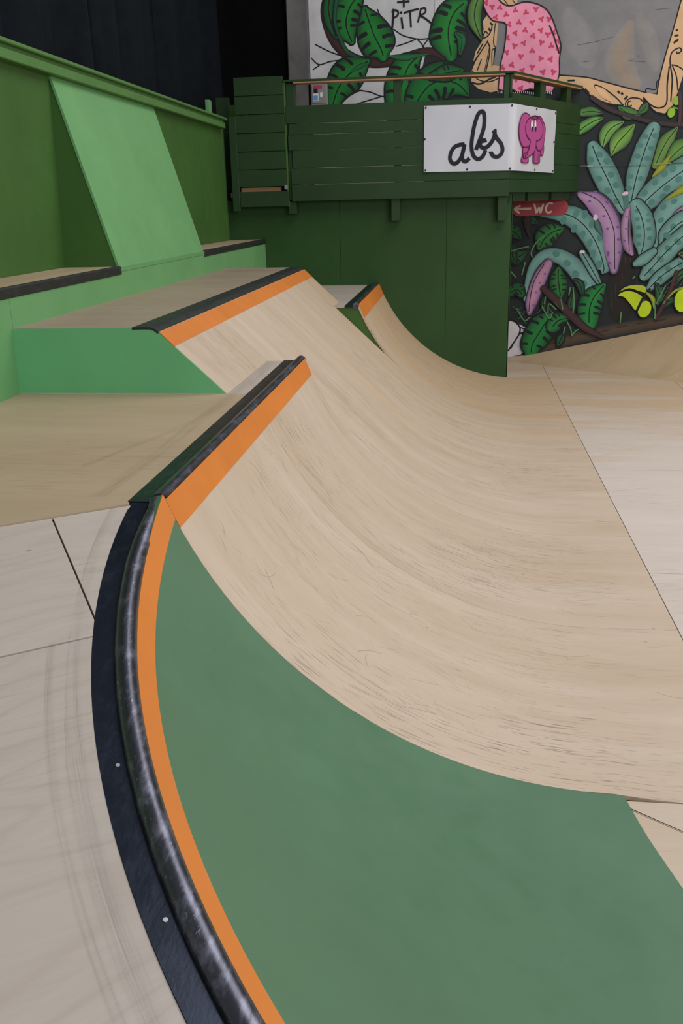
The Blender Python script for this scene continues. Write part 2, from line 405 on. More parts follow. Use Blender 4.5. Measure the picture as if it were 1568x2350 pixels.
plate('crease_lip', [(XL, crease_l[1]-.004, -.001), (C0[0]-.02, C0[1]-.004, -.001), (C0[0]-.02, C0[1]+.012, -.001), (XL, crease_l[1]+.012, -.001)], .022, M_DECK, dk)
# tilted deck: sheets cut by the crease, a seam down the slope and one across it
sd = thing('sloping_deck', (-2.5, 2, -1.5), 'pale birch plywood deck tilted down from the level deck beside the curved coping', 'deck')
edge = [(C0[0], C0[1])] + [ring(R_OUT+.011, a) for a in ang[1:]]
poly = edge + [(edge[-1][0]+.05, -1.6), (XL, -1.6), (XL, crease_l[1])]
def uvc(p): return ((p[0]-C0[0])*CU[0]+(p[1]-C0[1])*CU[1], (p[0]-C0[0])*CE[0]+(p[1]-C0[1])*CE[1])
def half(p, du, u, keep):
    """clip by u (along the crease) or v (down the slope)"""
    a = CU if du else CE; c = a[0]*C0[0]+a[1]*C0[1]+u
    return clip(p, a[0], a[1], c) if keep < 0 else clip(p, -a[0], -a[1], -c)
UA, VB = .45, 1.02
g = .005
def slope_sheet(p):
    if len(p) > 2: plate('plywood_sheet', [(x, y, zt(x, y)-.012) for x, y in p], .03, M_SLOPE, sd, (CU[0], CU[1], 0), (CE[0], CE[1], 0))
slope_sheet(half(half(poly, 0, 3.2, -1), 1, UA-g, -1))
slope_sheet(half(half(poly, 1, UA+g, 1), 0, VB-g, -1))
slope_sheet(half(half(poly, 1, UA+g, 1), 0, VB+g, 1))
slope_sheet(half(half(poly, 0, 3.2+g, 1), 1, UA-g, -1))

# ================================================================ ramps
def arc_profile(x0, x1, n):
    """points of the transition from x0 down to x1, even in angle"""
    t0 = math.asin((x0-XC)/RAD); t1 = math.asin(min(0, (x1-XC)/RAD))
    p = [(XC+RAD*math.sin(t0+(t1-t0)*i/n), ZC-RAD*math.cos(t0+(t1-t0)*i/n)) for i in range(n+1)]
    if x1 > XC: p += [(XC+(x1-XC)*i/3, ZF) for i in (1, 2, 3)]
    return p
def rows_for(prof, ya, yb, ylow=None, n=6):
    return [[(x, (ylow(x) if ylow else ya)*(1-i/n)+yb*i/n, z) for x, z in prof] for i in range(n+1)]
XTOP = -1.645
def ymitre(x): return 4.85 + .24*min(1, max(0, (x+1.65)/2.71)) if x < 1.06 else 5.09 - .05*min(1, (x-1.06)/.3)
tube_prof = circle(.053, 22)
def coping_straight(parent, y0, y1, plate_on=True):
    sweep('coping_tube', [(-1.690, y0+(y1-y0)*i/12, .001) for i in range(13)], tube_prof, M_TUBE, parent)
    if plate_on: sweep('coping_plate', [(-1.80, y0+(y1-y0)*i/6, .0) for i in range(7)], [(-.055, .003), (.078, .003), (.078, -.03), (-.055, -.03)], M_PLATE, parent)
def stripe(parent, prof, y0, y1, ylow=None):
    skin('painted_stripe', rows_for(prof, y0, y1, ylow, 10), .006, M_ORANGE, parent, lift=.003)

q1 = thing('quarter_pipe', (-.5, 7.4, ZF), 'near straight birch quarter pipe with black coping and orange stripe', 'ramp')
up, lo = arc_profile(XTOP, XT, 14), arc_profile(XTOP, XE-JOINT, 34)
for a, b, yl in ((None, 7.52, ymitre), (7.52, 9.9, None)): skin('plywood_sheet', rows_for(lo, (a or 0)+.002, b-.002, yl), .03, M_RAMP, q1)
XO = XC - math.sqrt(RAD**2-(-.148-ZC)**2)
stripe(q1, arc_profile(XTOP, XO, 4), 4.85, 9.9, ymitre)
coping_straight(q1, 4.875, 9.93)
plate('end_panel', [(x, 9.9, z-.03) for x, z in up] + [(up[-1][0], 9.9, ZF), (-2.0, 9.9, ZF), (-2.0, 9.9, -.03)], .03, M_DARKGREEN, q1, (1, 0, 0), (0, 0, 1), (0, -1, 0))

# tall bank that runs into the same transition
BT = (-2.655, .562)                          # lip of the bank
def tangent():
    best = None
    for i in range(2000):
        t = -math.pi/2*i/2000; x, z = XC+RAD*math.sin(t), ZC-RAD*math.cos(t)
        d = abs((z-BT[1])*math.cos(t) - (x-BT[0])*math.sin(t))
        if -1.3 < x < -.4 and (best is None or d < best[0]): best = (d, x, z)
    return best[1:]
TX, TZ = tangent()
def line(p, q, n): return [(p[0]+(q[0]-p[0])*i/n, p[1]+(q[1]-p[1])*i/n) for i in range(n+1)]
XF = BT[0] + (BT[0]-TX)*(BT[1])/(TZ-BT[1])*1.0
YB0, YB1, YS = 8.06, 16.25, 15.6
hb = thing('hip_bank', (-2.5, 12, ZF), 'tall straight birch bank with orange stripe rising above the level deck', 'ramp')
ln = line(BT, (XF, 0.0), 5)
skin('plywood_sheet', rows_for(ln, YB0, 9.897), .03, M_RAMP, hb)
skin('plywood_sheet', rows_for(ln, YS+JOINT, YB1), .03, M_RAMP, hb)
ext = line(BT, (TX, TZ), 10) + arc_profile(TX, XE-JOINT, 24)[1:]
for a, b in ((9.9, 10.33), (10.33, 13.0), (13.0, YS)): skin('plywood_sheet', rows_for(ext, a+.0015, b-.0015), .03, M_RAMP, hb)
sk = (BT[0]+.137, BT[1]-.137*(BT[1]-TZ)/(TX-BT[0]))
stripe(hb, line((BT[0]+.004, BT[1]-.003), sk, 3), YB0-.010, YB1)
plate('top_sheet', [(XL, YB0, .600), (-2.86, YB0, .600), (-2.86, 12.2, .600), (XL, 12.2, .600)], .03, M_BANKTOP, hb)
plate('top_sheet', [(XL, 12.207, .600), (-2.86, 12.207, .600), (-2.86, YB1, .600), (XL, YB1, .600)], .03, M_BANKTOP, hb)
skin('lip_plate', [[(x, YB0-.012+(YB1-YB0+.016)*i/16, z) for x, z in ((-2.90, .603), (-2.80, .605), (-2.735, .604), (-2.705, .597), (-2.678, .582), (-2.652, .559))] for i in range(17)], .02, M_EDGE, hb)
plate('side_panel', [(XL, YB0-.010, -.002), (XF-.002, YB0-.010, -.002), (BT[0]-.002, YB0-.010, BT[1]-.004), (-2.685, YB0-.010, .583), (-2.71, YB0-.010, .595), (-2.75, YB0-.010, .599), (XL, YB0-.010, .597)], .02, M_LIGHTGREEN_LIT, hb, (1, 0, 0), (0, 0, 1), (0, 1, 0))
plate('side_panel', [(XL, YB1-.035, -.02), (XF, YB1-.035, -.02), (BT[0]-.006, YB1-.035, BT[1]-.012), (-2.74, YB1-.035, .59), (XL, YB1-.035, .59)], .03, M_LIGHTGREEN, hb, (1, 0, 0), (0, 0, 1), (0, 1, 0))
box('bottom_batten', XL, XF-.01, YB0-.018, YB0-.010, 0, .008, M_SLOPE, hb, 0)

q2 = thing('quarter_pipe', (-.5, 17.7, ZF), 'far quarter pipe with orange stripe running into the dark green end wall', 'ramp')
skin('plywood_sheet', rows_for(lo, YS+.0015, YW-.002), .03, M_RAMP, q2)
stripe(q2, arc_profile(XTOP, XC - math.sqrt(RAD**2-(-.20-ZC)**2), 4), YS+.002, YW-.004)
coping_straight(q2, YS-.012, YW-.004)
plate('top_sheet', [(XL, YS, 0), (-1.845, YS, 0), (-1.845, YW-.004, 0), (XL+.003, YW-.004, 0)], .03, M_SLOPE, q2)
plate('side_panel', [(-2.30, YS+.012, -.03), (XTOP-.02, YS+.012, -.03)] + [(x-.006, YS+.012, z-.028) for x, z in up] + [(up[-1][0], YS+.012, -1.5), (-2.3, YS+.012, -.4)], .02, M_DARKGREEN, q2, (1, 0, 0), (0, 0, 1), (0, 1, 0))

# green corner: the transition turned about (OX, OY), its coping falling with the tilted deck
gc = thing('corner_ramp', (-.3, 3.5, ZF), 'green painted curved corner ramp with falling black coping and orange stripe', 'ramp')
R_TOP, R_FOOT = R_OUT-.191, OX-XC
def r_cut(a):                               # the painted sheet ends on a straight line across the flat
    return (.825*(OX-1.06)+.21*(OY-5.09))/(.825*math.cos(a)+.21*math.sin(a))
def corner_row(s, w0, w1, n):
    """from the coping (w=0) to the foot (w=1) at corner angle s"""
    xt, yt = ring(R_TOP, s); h = zt(xt, yt) - .012 - ZF; D = R_TOP - R_FOOT; rr = (D*D+h*h)/(2*h)
    t0 = -math.asin(min(1, D/rr)); t1 = -math.asin((r_cut(min(s, A_END))-R_FOOT)/rr); row = []
    ws_ = [.01037*i for i in range(5)] + ([.0415+.9585*i/n for i in range(1, n+1)] if w1 > .5 else [])
    for w in ws_:
        t = t0+(t1-t0)*w
        r = R_FOOT - rr*math.sin(t); z = ZF + rr - rr*math.cos(t)
        x, y = ring(r, s)
        row.append((x, y, z))
    return row
def corner_rows(w0, w1, n):
    rows = [corner_row(a, w0, w1, n) for a in ang]
    raw = rows[0]; mit = [(x, ymitre(x)-JOINT, zq(x)) for x, y, z in raw]
    for i in range(12):                      # ease the first rows into the mitre with the straight ramp
        f = (1-i/12)**2
        rows[i] = [tuple(p[k]+(m[k]-r[k])*f for k in range(3)) for p, m, r in zip(rows[i], mit, raw)]
    return rows
skin('painted_sheet', corner_rows(0, 1, 26), .03, M_BOWLGREEN, gc)
skin('painted_stripe', corner_rows(0, .0415, 4), .006, M_ORANGE, gc, lift=.003)
tubep = []
for a in ang:
    x, y = ring(R_OUT-.142-.017*max(0, 1-a/.16), a); tubep.append((x, y, zt(x, y)-.002))
sweep('coping_tube', [(-1.692, 4.873, .0)] + tubep[1:], circle(.052, 22), M_TUBE, gc)
platep = []
for a in ang:
    x, y = ring(R_OUT-.05, a); platep.append((x, y, zt(x, y)-.002))
sweep('coping_plate', [(-1.80, 4.87, .0)] + platep[1:], [(.047, -.004), (-.060, -.004), (-.060, -.034), (.047, -.034)][::-1], M_PLATE, gc)
for a, da in ((.47, 0), (.63, 0)):
    x, y = ring(R_OUT-.06, a); z = zt(x, y)
    mesh('plate_screw', [(x+.009*math.cos(q), y+.009*math.sin(q), zt(x+.009*math.cos(q), y+.009*math.sin(q))-.003+dz) for dz in (-.004, 0) for q in [k*math.pi/5 for k in range(10)]], [tuple(range(9, -1, -1)), tuple(range(10, 20))]+[(k, (k+1) % 10, 10+(k+1) % 10, 10+k) for k in range(10)], M_SCREW, gc)

# short dark board scuffs scattered over the near ramp, too many and too fine to count
M_SCUFF = smudge('board_scuff', (.10, .085, .075), .75)
def scuffs(parent, n, seed, x0, x1, y0, y1):
    rnd = random.Random(seed); vv, uv, fs = [], [], []
    for _ in range(n):
        x, y = x0+(x1-x0)*rnd.random()**1.3, y0+(y1-y0)*rnd.random()**1.4
        a = rnd.gauss(0, .38)+(.45 if rnd.random() < .25 else 0); L = rnd.choice((.05, .07, .1, .16, .26)); cv = rnd.gauss(0, 1.2); w = rnd.uniform(.004, .010)
        b = len(vv); u0 = rnd.random()*50
        for k in range(7):
            s_ = (k/6-.5)*L; aa = a+cv*s_; t_ = s_
            slope = math.sqrt(1+(((x-XC)/max(.3, ZC-zq(x))))**2) if x < XC else 1
            px, py = x+math.cos(aa)*t_/slope, y-math.sin(aa)*t_
            for q in (-1, 1):
                cx_, cy_ = px+q*w*.5*math.sin(aa)/slope, py+q*w*.5*math.cos(aa)
                cx_ = min(max(cx_, XTOP+.03), 1.9); nx = (XC-cx_)/RAD if cx_ < XC else 0
                vv.append((cx_+nx*.0025, cy_, zq(cx_)+.0025*math.sqrt(max(0, 1-nx*nx)))); uv.append((u0+k*L/6*S, (q+1)/2))
            if k: fs.append((b+2*k-2, b+2*k-1, b+2*k+1, b+2*k))
    o = mesh('board_scuffs', vv, fs, M_SCUFF, parent, uv, fix=False); o['kind'] = 'stuff'
scuffs(q1, 210, 11, -1.5, .5, 5.25, 9.2); scuffs(q1, 90, 12, -1.2, 1.8, 5.3, 9.6)

# wheel smears that follow the copings on the decks
def smear(parent, path, width):
    vv, uv, fs = [], [], []; d = 0
    for i, (p, t, s_, u) in enumerate(frames(path)):
        if i: d += math.dist(path[i], path[i-1])
        for k in (0, 1):
            o_ = (k-.5)*width; vv.append((p[0]+s_[0]*o_, p[1]+s_[1]*o_, p[2]+s_[2]*o_)); uv.append((d*S, float(k)))
        if i: fs.append((2*i-2, 2*i-1, 2*i+1, 2*i))
    o = mesh('scuff_mark', vv, fs, M_SMEAR, parent, uv, fix=False); return o
def slope_path(off, a0_, a1_, n=24):
    out = []
    for i in range(n+1):
        a = a0_+(a1_-a0_)*i/n; x, y = ring(R_OUT+off, a); out.append((x, y, zt(x, y)-.0105))
    return out
smear(sd, slope_path(.10, .05, S_MAX*.95), .10)
smear(sd, slope_path(.19, .3, S_MAX*.95), .05)
smear(dk, [(-1.99+.01*math.sin(i*.5)-.10*(1-i/20)**2, 4.95+4.9*i/20, .0015) for i in range(21)], .13)
smear(dk, spline([(-2.45, 5.6, .0015), (-2.30, 6.1, .0015), (-2.1, 6.8, .0015), (-1.98, 7.6, .0015)], 6), .07)

# ================================================================ balcony over the end wall
YF = 19.45; WD = (.481, .877); WN = (.877, -.481); CX0 = .975; WL = 3.42
bz = [(3.483, 3.160), (3.153, 2.954), (2.948, 2.662), (2.658, 2.328), (2.321, 2.019), (2.013, 1.70)]
bxl = [-3.44, -3.39, -3.41, -3.33, -3.37, -3.37]
pf = thing('balcony', (-1, 20.8, 1.7), 'dark green boarded balcony with open handrail above the end wall', 'balcony')
for (z1, z0), xl in zip(bz, bxl): box('plank', xl, CX0, YF, YF+.05, z0, z1, M_FENCEGREEN, pf, .004)
def wing(name, t0, t1, z0, z1, d0, d1, mat, bev=.004):
    """a bar along the balcony's angled side; d = depth behind the face"""
    vv = []
    for t in (t0, t1):
        for d in (d0, d1):
            for z in (z0, z1):
                vv.append((CX0+WD[0]*t-WN[0]*d, YF+WD[1]*t-WN[1]*d, z))
    o = mesh(name, vv, [(0, 1, 3, 2), (4, 6, 7, 5), (0, 4, 5, 1), (2, 3, 7, 6), (0, 2, 6, 4), (1, 5, 7, 3)], mat, pf, [(v[1]*S, v[2]*S) for v in vv])
    return o
for i, (z1, z0) in enumerate(bz): wing('plank', .005, WL+.06, z0 if i < 5 else 1.77, z1 + (.09 if i == 0 else 0), 0, .05, M_FENCEGREEN)
for x0, x1 in ((-3.43, -3.25), (-1.305, -1.16), (.815, CX0)): box('post', x0, x1, YF+.055, YF+.2, 1.72, 3.90, M_FENCEGREEN, pf, .006)
for t0, t1 in ((.02, .10), (1.40, 1.66), (2.75, 2.98)): wing('post', t0, t1, 1.78, 3.92, .055, .20, M_FENCEGREEN)
box('handrail', -3.47, CX0, YF-.01, YF+.28, 3.915, 3.955, M_FENCEGREEN, pf, .004)
box('rail_underside', -3.27, CX0-.14, YF+.0, YF+.27, 3.885, 3.915, M_WOODEDGE, pf, .003)
wing('handrail', .0, WL+.08, 3.915, 3.955, -.01, .28, M_FENCEGREEN); wing('rail_underside', .1, WL, 3.885, 3.915, .0, .27, M_WOODEDGE)
box('floor_deck', -4.7, 1.0, YF+.25, YM-.05, 1.80, 1.90, M_DECK, pf, 0)
plate('floor_deck', [(1.0, YF+.32, 1.90), (2.35, 22.3, 1.90), (1.0, 22.3, 1.90)], .1, M_DECK, pf)
for x0, x1, z0 in ((-3.46, -3.30, 1.46), (-1.36, -1.18, 1.277), (.765, .94, 1.235)): box('joist', x0, x1, YF+.06, YW, z0, 1.70, M_FENCEGREEN, pf, .006)
for t0, t1 in ((.15, 1.0), (1.15, 2.2), (2.35, 3.3)): wing('joist', t0, t1, 1.60, 1.775, .12, .20, M_FENCEGREEN)
box('joist', 1.25, 2.45, YM-.16, YM-.07, 1.62, 1.80, M_FENCEGREEN, pf, .004)
box('post', -5.02, -4.94, 19.3, 19.5, 2.0, 3.64, M_LIGHTGREEN, pf, .004); box('post', -4.98, -4.72, 20.0, 20.15, 2.0, 3.74, M_FENCEGREEN, pf, .004)
box('plank', -4.74, -4.35, 20.1, 20.15, 3.15, 3.60, M_DARKGREEN, pf, .004)

gt = thing('gate', (-4, 19.45, 1.6), 'narrow dark green gate of horizontal boards beside the balcony', 'gate')
z = 4.03
for i in range(6):
    h = .343 if i < 5 else .33
    dx = .0 if i else .01
    box('board', -4.462-dx*.0, -3.478, YF, YF+.045, z-h+.011, z, M_FENCEGREEN, gt, .004); z -= h
box('threshold', -4.44, -3.62, YF+.10, YF+.2, 1.84, 1.985, M_WOODEDGE, gt, .004, 0)
box('lower_board', -4.45, -3.44, YF+.01, YF+.05, 1.61, 1.905, M_FENCEGREEN, gt, .004)
box('gate_post', -4.60, -4.455, YF-.03, YF+.1, 1.53, 3.325, M_FENCEGREEN, gt, .006)
box('gate_post', -3.475, -3.435, YF+.02, YF+.1, 1.6, 3.95, M_DARKGREEN, gt, .004)
box('cleat', -4.40, -4.30, YF+.05, YF+.1, 2.0, 4.0, M_FENCEGREEN, gt, .004); box('cleat', -3.64, -3.54, YF+.05, YF+.1, 2.0, 4.0, M_FENCEGREEN, gt, .004)
box('latch', -3.52, -3.46, YF-.02, YF+.0, 1.93, 2.02, M_SCREW, gt, .004)

# ================================================================ the painted wall, column, drapes
MURAL = (
  ('painted_background',(('p',((0.033,5.851),(-0.074,5.605),(-0.014,5.4),(-0.179,5.1),(-0.461,4.932),(-0.775,4.815),(-0.859,4.452),(-0.77,3.971),(-0.855,3.544),(-0.816,1.764),(0.125,-2.169),(7.977,-2.19),(6.982,5.531)),(0.016,0.022,0.022),0),),'charcoal painted jungle ground'),
  ('painted_soil',(('r',((1.636,-1.907),(2.161,-1.724),(2.735,-1.544),(3.441,-1.381),(4.247,-1.235),(5.042,-1.091),(5.698,-0.988)),(0.133,0.24,0.293,0.319,0.319,0.293,0.24),(0.083,0.053,0.034),(0.016,0.022,0.022)),('s',((2.511,-1.487),(2.73,-1.446)),0.024,(0.029,0.022,0.018)),('s',((2.894,-1.433),(3.139,-1.379)),0.024,(0.029,0.022,0.018)),('s',((3.332,-1.395),(3.601,-1.327)),0.024,(0.029,0.022,0.018)),('s',((3.735,-1.286),(3.975,-1.233)),0.024,(0.029,0.022,0.018)),('s',((4.189,-1.193),(4.431,-1.168)),0.024,(0.029,0.022,0.018)),('s',((4.59,-1.142),(4.854,-1.089)),0.024,(0.029,0.022,0.018)),('s',((2.213,-1.654),(2.406,-1.613)),0.024,(0.029,0.022,0.018))), None),
  ('painted_white_stone',(('p',((1.102,-1.084),(1.298,-1.114),(1.525,-1.213),(1.711,-1.327),(1.649,-1.509),(1.64,-1.651),(1.693,-1.779),(1.524,-1.906),(1.131,-1.991)),(0.587,0.557,0.572),0),('s',((1.183,-1.015),(1.354,-1.114),(1.485,-1.255),(1.477,-1.41),(1.371,-1.593),(1.225,-1.819)),0.037,(0.011,0.011,0.014)),('s',((1.477,-1.41),(1.588,-1.382),(1.711,-1.327)),0.048,(0.011,0.011,0.014)),('s',((1.485,-1.255),(1.598,-1.298),(1.711,-1.327)),0.032,(0.011,0.011,0.014)),('s',((1.371,-1.593),(1.293,-1.763)),0.024,(0.011,0.011,0.014))), None),
  ('painted_trunk',(('r',((3.908,0.399),(3.778,0.004),(3.757,-0.452),(3.792,-0.942)),(0.266,0.612,0.639,0.532),(0.02,0.014,0.012),(0.012,0.014,0.014)),('s',((3.808,0.322),(3.831,0.189)),0.016,(0.05,0.034,0.026)),('s',((3.638,-0.289),(3.678,-0.668)),0.016,(0.05,0.034,0.026)),('s',((3.537,-0.395),(3.581,-0.831)),0.016,(0.05,0.034,0.026)),('s',((3.782,-0.049),(3.772,-0.29)),0.016,(0.05,0.034,0.026)),('s',((3.914,0.32),(3.945,0.187)),0.016,(0.05,0.034,0.026))), None),
  ('painted_vine',(('s',((-1.85,5.659),(-1.694,5.37),(-1.465,5.226),(-1.264,5.107),(-0.92,5.028),(-0.662,5.043)),0.026,(0.011,0.011,0.014)),), None),
  ('painted_vine',(('s',((-0.977,5.03),(-0.862,4.909),(-0.826,4.765)),0.026,(0.011,0.011,0.014)),), None),
  ('painted_vine',(('s',((-0.733,5.02),(-0.833,4.895),(-0.838,4.765)),0.026,(0.011,0.011,0.014)),), None),
  ('painted_vine',(('s',((-1.438,4.907),(-1.178,4.974),(-1.006,5.032)),0.026,(0.011,0.011,0.014)),), None),
  ('painted_vine',(('s',((-3.245,5.019),(-2.896,4.848),(-2.488,4.713)),0.026,(0.011,0.011,0.014)),), None),
  ('painted_vine',(('s',((-3.342,4.746),(-3.169,4.607),(-2.901,4.663),(-2.489,4.686)),0.026,(0.011,0.011,0.014)),), None),
  ('painted_vine',(('s',((-3.315,4.506),(-3.154,4.601)),0.026,(0.011,0.011,0.014)),), None),
  ('painted_vine',(('s',((-2.324,4.054),(-2.029,4.003),(-1.765,3.905),(-1.617,3.961)),0.026,(0.011,0.011,0.014)),), None),
  ('painted_vine',(('s',((-2.329,3.77),(-2.031,3.841),(-1.765,3.905)),0.026,(0.011,0.011,0.014)),), None),
  ('painted_vine',(('s',((-2.716,3.77),(-2.444,3.977),(-2.206,4.05)),0.026,(0.011,0.011,0.014)),), None),
  ('painted_branch',(('r',((-2.909,5.987),(-3.005,5.685),(-2.928,5.294),(-2.746,4.973),(-2.429,4.724),(-2.021,4.602),(-1.555,4.597),(-1.207,4.688),(-0.775,4.776),(-0.43,4.684),(-0.197,4.426),(0.154,4.071)),(0.205,0.21,0.205,0.205,0.21,0.205,0.193,0.181,0.175,0.181,0.175,0.146),(0.069,0.024,0.022),(0.007,0.007,0.007)),), None),
  ('painted_leaf',(('r',((-2.864,6.036),(-2.931,5.733),(-2.88,5.447),(-2.772,5.131)),(0.251,0.281,0.31,0.134),(0.011,0.011,0.014),(0.011,0.011,0.014)),('r',((-2.864,6.036),(-2.931,5.733),(-2.88,5.447),(-2.772,5.131)),(0.175,0.205,0.234,0.058),(0.012,0.12,0.022),(0.008,0.065,0.018)),('s',((-2.864,6.036),(-2.931,5.733),(-2.88,5.447),(-2.772,5.131)),0.029,(0.011,0.011,0.014))), None),
  ('painted_leaf',(('r',((-2.175,6.004),(-2.409,5.786),(-2.529,5.535),(-2.534,5.303),(-2.423,5.038)),(0.193,0.602,0.661,0.573,0.193),(0.011,0.011,0.014),(0.011,0.011,0.014)),('r',((-2.175,6.004),(-2.409,5.786),(-2.529,5.535),(-2.534,5.303),(-2.423,5.038)),(0.117,0.526,0.585,0.497,0.117),(0.014,0.219,0.029),(0.008,0.065,0.018)),('s',((-2.175,6.004),(-2.409,5.786),(-2.529,5.535),(-2.534,5.303),(-2.423,5.038)),0.029,(0.011,0.011,0.014)),('r',((-2.189,5.679),(-2.225,5.732),(-2.269,5.775)),(0.039,0.051,0.055),(0.011,0.011,0.014),(0.011,0.011,0.014)),('r',((-2.592,5.947),(-2.522,5.925),(-2.46,5.893)),(0.038,0.049,0.053),(0.011,0.011,0.014),(0.011,0.011,0.014)),('r',((-2.212,5.549),(-2.278,5.601),(-2.35,5.64)),(0.056,0.072,0.079),(0.011,0.011,0.014),(0.011,0.011,0.014)),('r',((-2.759,5.765),(-2.67,5.758),(-2.589,5.737)),(0.043,0.056,0.061),(0.011,0.011,0.014),(0.011,0.011,0.014)),('r',((-2.253,5.428),(-2.324,5.462),(-2.397,5.481)),(0.054,0.07,0.077),(0.011,0.011,0.014),(0.011,0.011,0.014)),('r',((-2.834,5.432),(-2.755,5.454),(-2.677,5.461)),(0.046,0.059,0.065),(0.011,0.011,0.014),(0.011,0.011,0.014)),('r',((-2.283,5.35),(-2.359,5.363),(-2.433,5.363)),(0.038,0.05,0.054),(0.011,0.011,0.014),(0.011,0.011,0.014)),('r',((-2.788,5.275),(-2.726,5.307),(-2.662,5.325)),(0.044,0.056,0.061),(0.011,0.011,0.014),(0.011,0.011,0.014))), None),
  ('painted_leaf',(('r',((-2.122,5.671),(-2.039,5.437),(-1.927,5.148),(-1.785,4.882),(-1.729,4.722)),(0.193,0.573,0.807,0.748,0.31),(0.011,0.011,0.014),(0.011,0.011,0.014)),('r',((-2.122,5.671),(-2.039,5.437),(-1.927,5.148),(-1.785,4.882),(-1.729,4.722)),(0.117,0.497,0.731,0.672,0.234),(0.014,0.219,0.029),(0.008,0.065,0.018)),('s',((-2.122,5.671),(-2.039,5.437),(-1.927,5.148),(-1.785,4.882),(-1.729,4.722)),0.029,(0.011,0.011,0.014)),('r',((-1.868,5.551),(-1.927,5.554),(-1.982,5.548)),(0.034,0.044,0.048),(0.011,0.011,0.014),(0.011,0.011,0.014)),('r',((-2.281,5.349),(-2.22,5.389),(-2.154,5.416)),(0.046,0.059,0.065),(0.011,0.011,0.014),(0.011,0.011,0.014)),('r',((-1.632,5.319),(-1.73,5.323),(-1.822,5.309)),(0.063,0.082,0.09),(0.011,0.011,0.014),(0.011,0.011,0.014)),('r',((-2.283,5.083),(-2.202,5.142),(-2.113,5.183)),(0.068,0.088,0.096),(0.011,0.011,0.014),(0.011,0.011,0.014)),('r',((-1.517,5.143),(-1.622,5.135),(-1.717,5.108)),(0.059,0.076,0.083),(0.011,0.011,0.014),(0.011,0.011,0.014)),('r',((-2.193,4.869),(-2.121,4.938),(-2.038,4.989)),(0.063,0.081,0.089),(0.011,0.011,0.014),(0.011,0.011,0.014)),('r',((-1.481,4.927),(-1.574,4.928),(-1.661,4.914)),(0.057,0.074,0.081),(0.011,0.011,0.014),(0.011,0.011,0.014)),('r',((-2.031,4.75),(-1.963,4.795),(-1.891,4.825)),(0.047,0.061,0.066),(0.011,0.011,0.014),(0.011,0.011,0.014))), None),
  ('painted_leaf',(('r',((0.036,5.688),(-0.158,5.533),(-0.281,5.284),(-0.291,5.002),(-0.229,4.676)),(0.251,0.661,0.778,0.836,0.339),(0.011,0.011,0.014),(0.011,0.011,0.014)),('r',((0.036,5.688),(-0.158,5.533),(-0.281,5.284),(-0.291,5.002),(-0.229,4.676)),(0.175,0.585,0.702,0.76,0.263),(0.014,0.219,0.029),(0.008,0.065,0.018)),('s',((0.036,5.688),(-0.158,5.533),(-0.281,5.284),(-0.291,5.002),(-0.229,4.676)),0.029,(0.011,0.011,0.014)),('r',((0.074,5.383),(0.034,5.443),(-0.016,5.493)),(0.043,0.056,0.061),(0.011,0.011,0.014),(0.011,0.011,0.014)),('r',((-0.417,5.676),(-0.335,5.655),(-0.263,5.622)),(0.058,0.075,0.082),(0.011,0.011,0.014),(0.011,0.011,0.014)),('r',((0.064,5.254),(-0.011,5.315),(-0.092,5.36)),(0.05,0.065,0.071),(0.011,0.011,0.014),(0.011,0.011,0.014)),('r',((-0.539,5.538),(-0.438,5.526),(-0.345,5.498)),(0.065,0.084,0.092),(0.011,0.011,0.014),(0.011,0.011,0.014)),('r',((0.074,5.146),(-0.022,5.189),(-0.119,5.213)),(0.066,0.085,0.093),(0.011,0.011,0.014),(0.011,0.011,0.014)),('r',((-0.683,5.155),(-0.569,5.183),(-0.456,5.19)),(0.071,0.092,0.101),(0.011,0.011,0.014),(0.011,0.011,0.014)),('r',((0.034,4.926),(-0.059,4.945),(-0.149,4.947)),(0.048,0.062,0.068),(0.011,0.011,0.014),(0.011,0.011,0.014)),('r',((-0.671,5.002),(-0.573,5.037),(-0.474,5.052)),(0.062,0.08,0.087),(0.011,0.011,0.014),(0.011,0.011,0.014))), None),
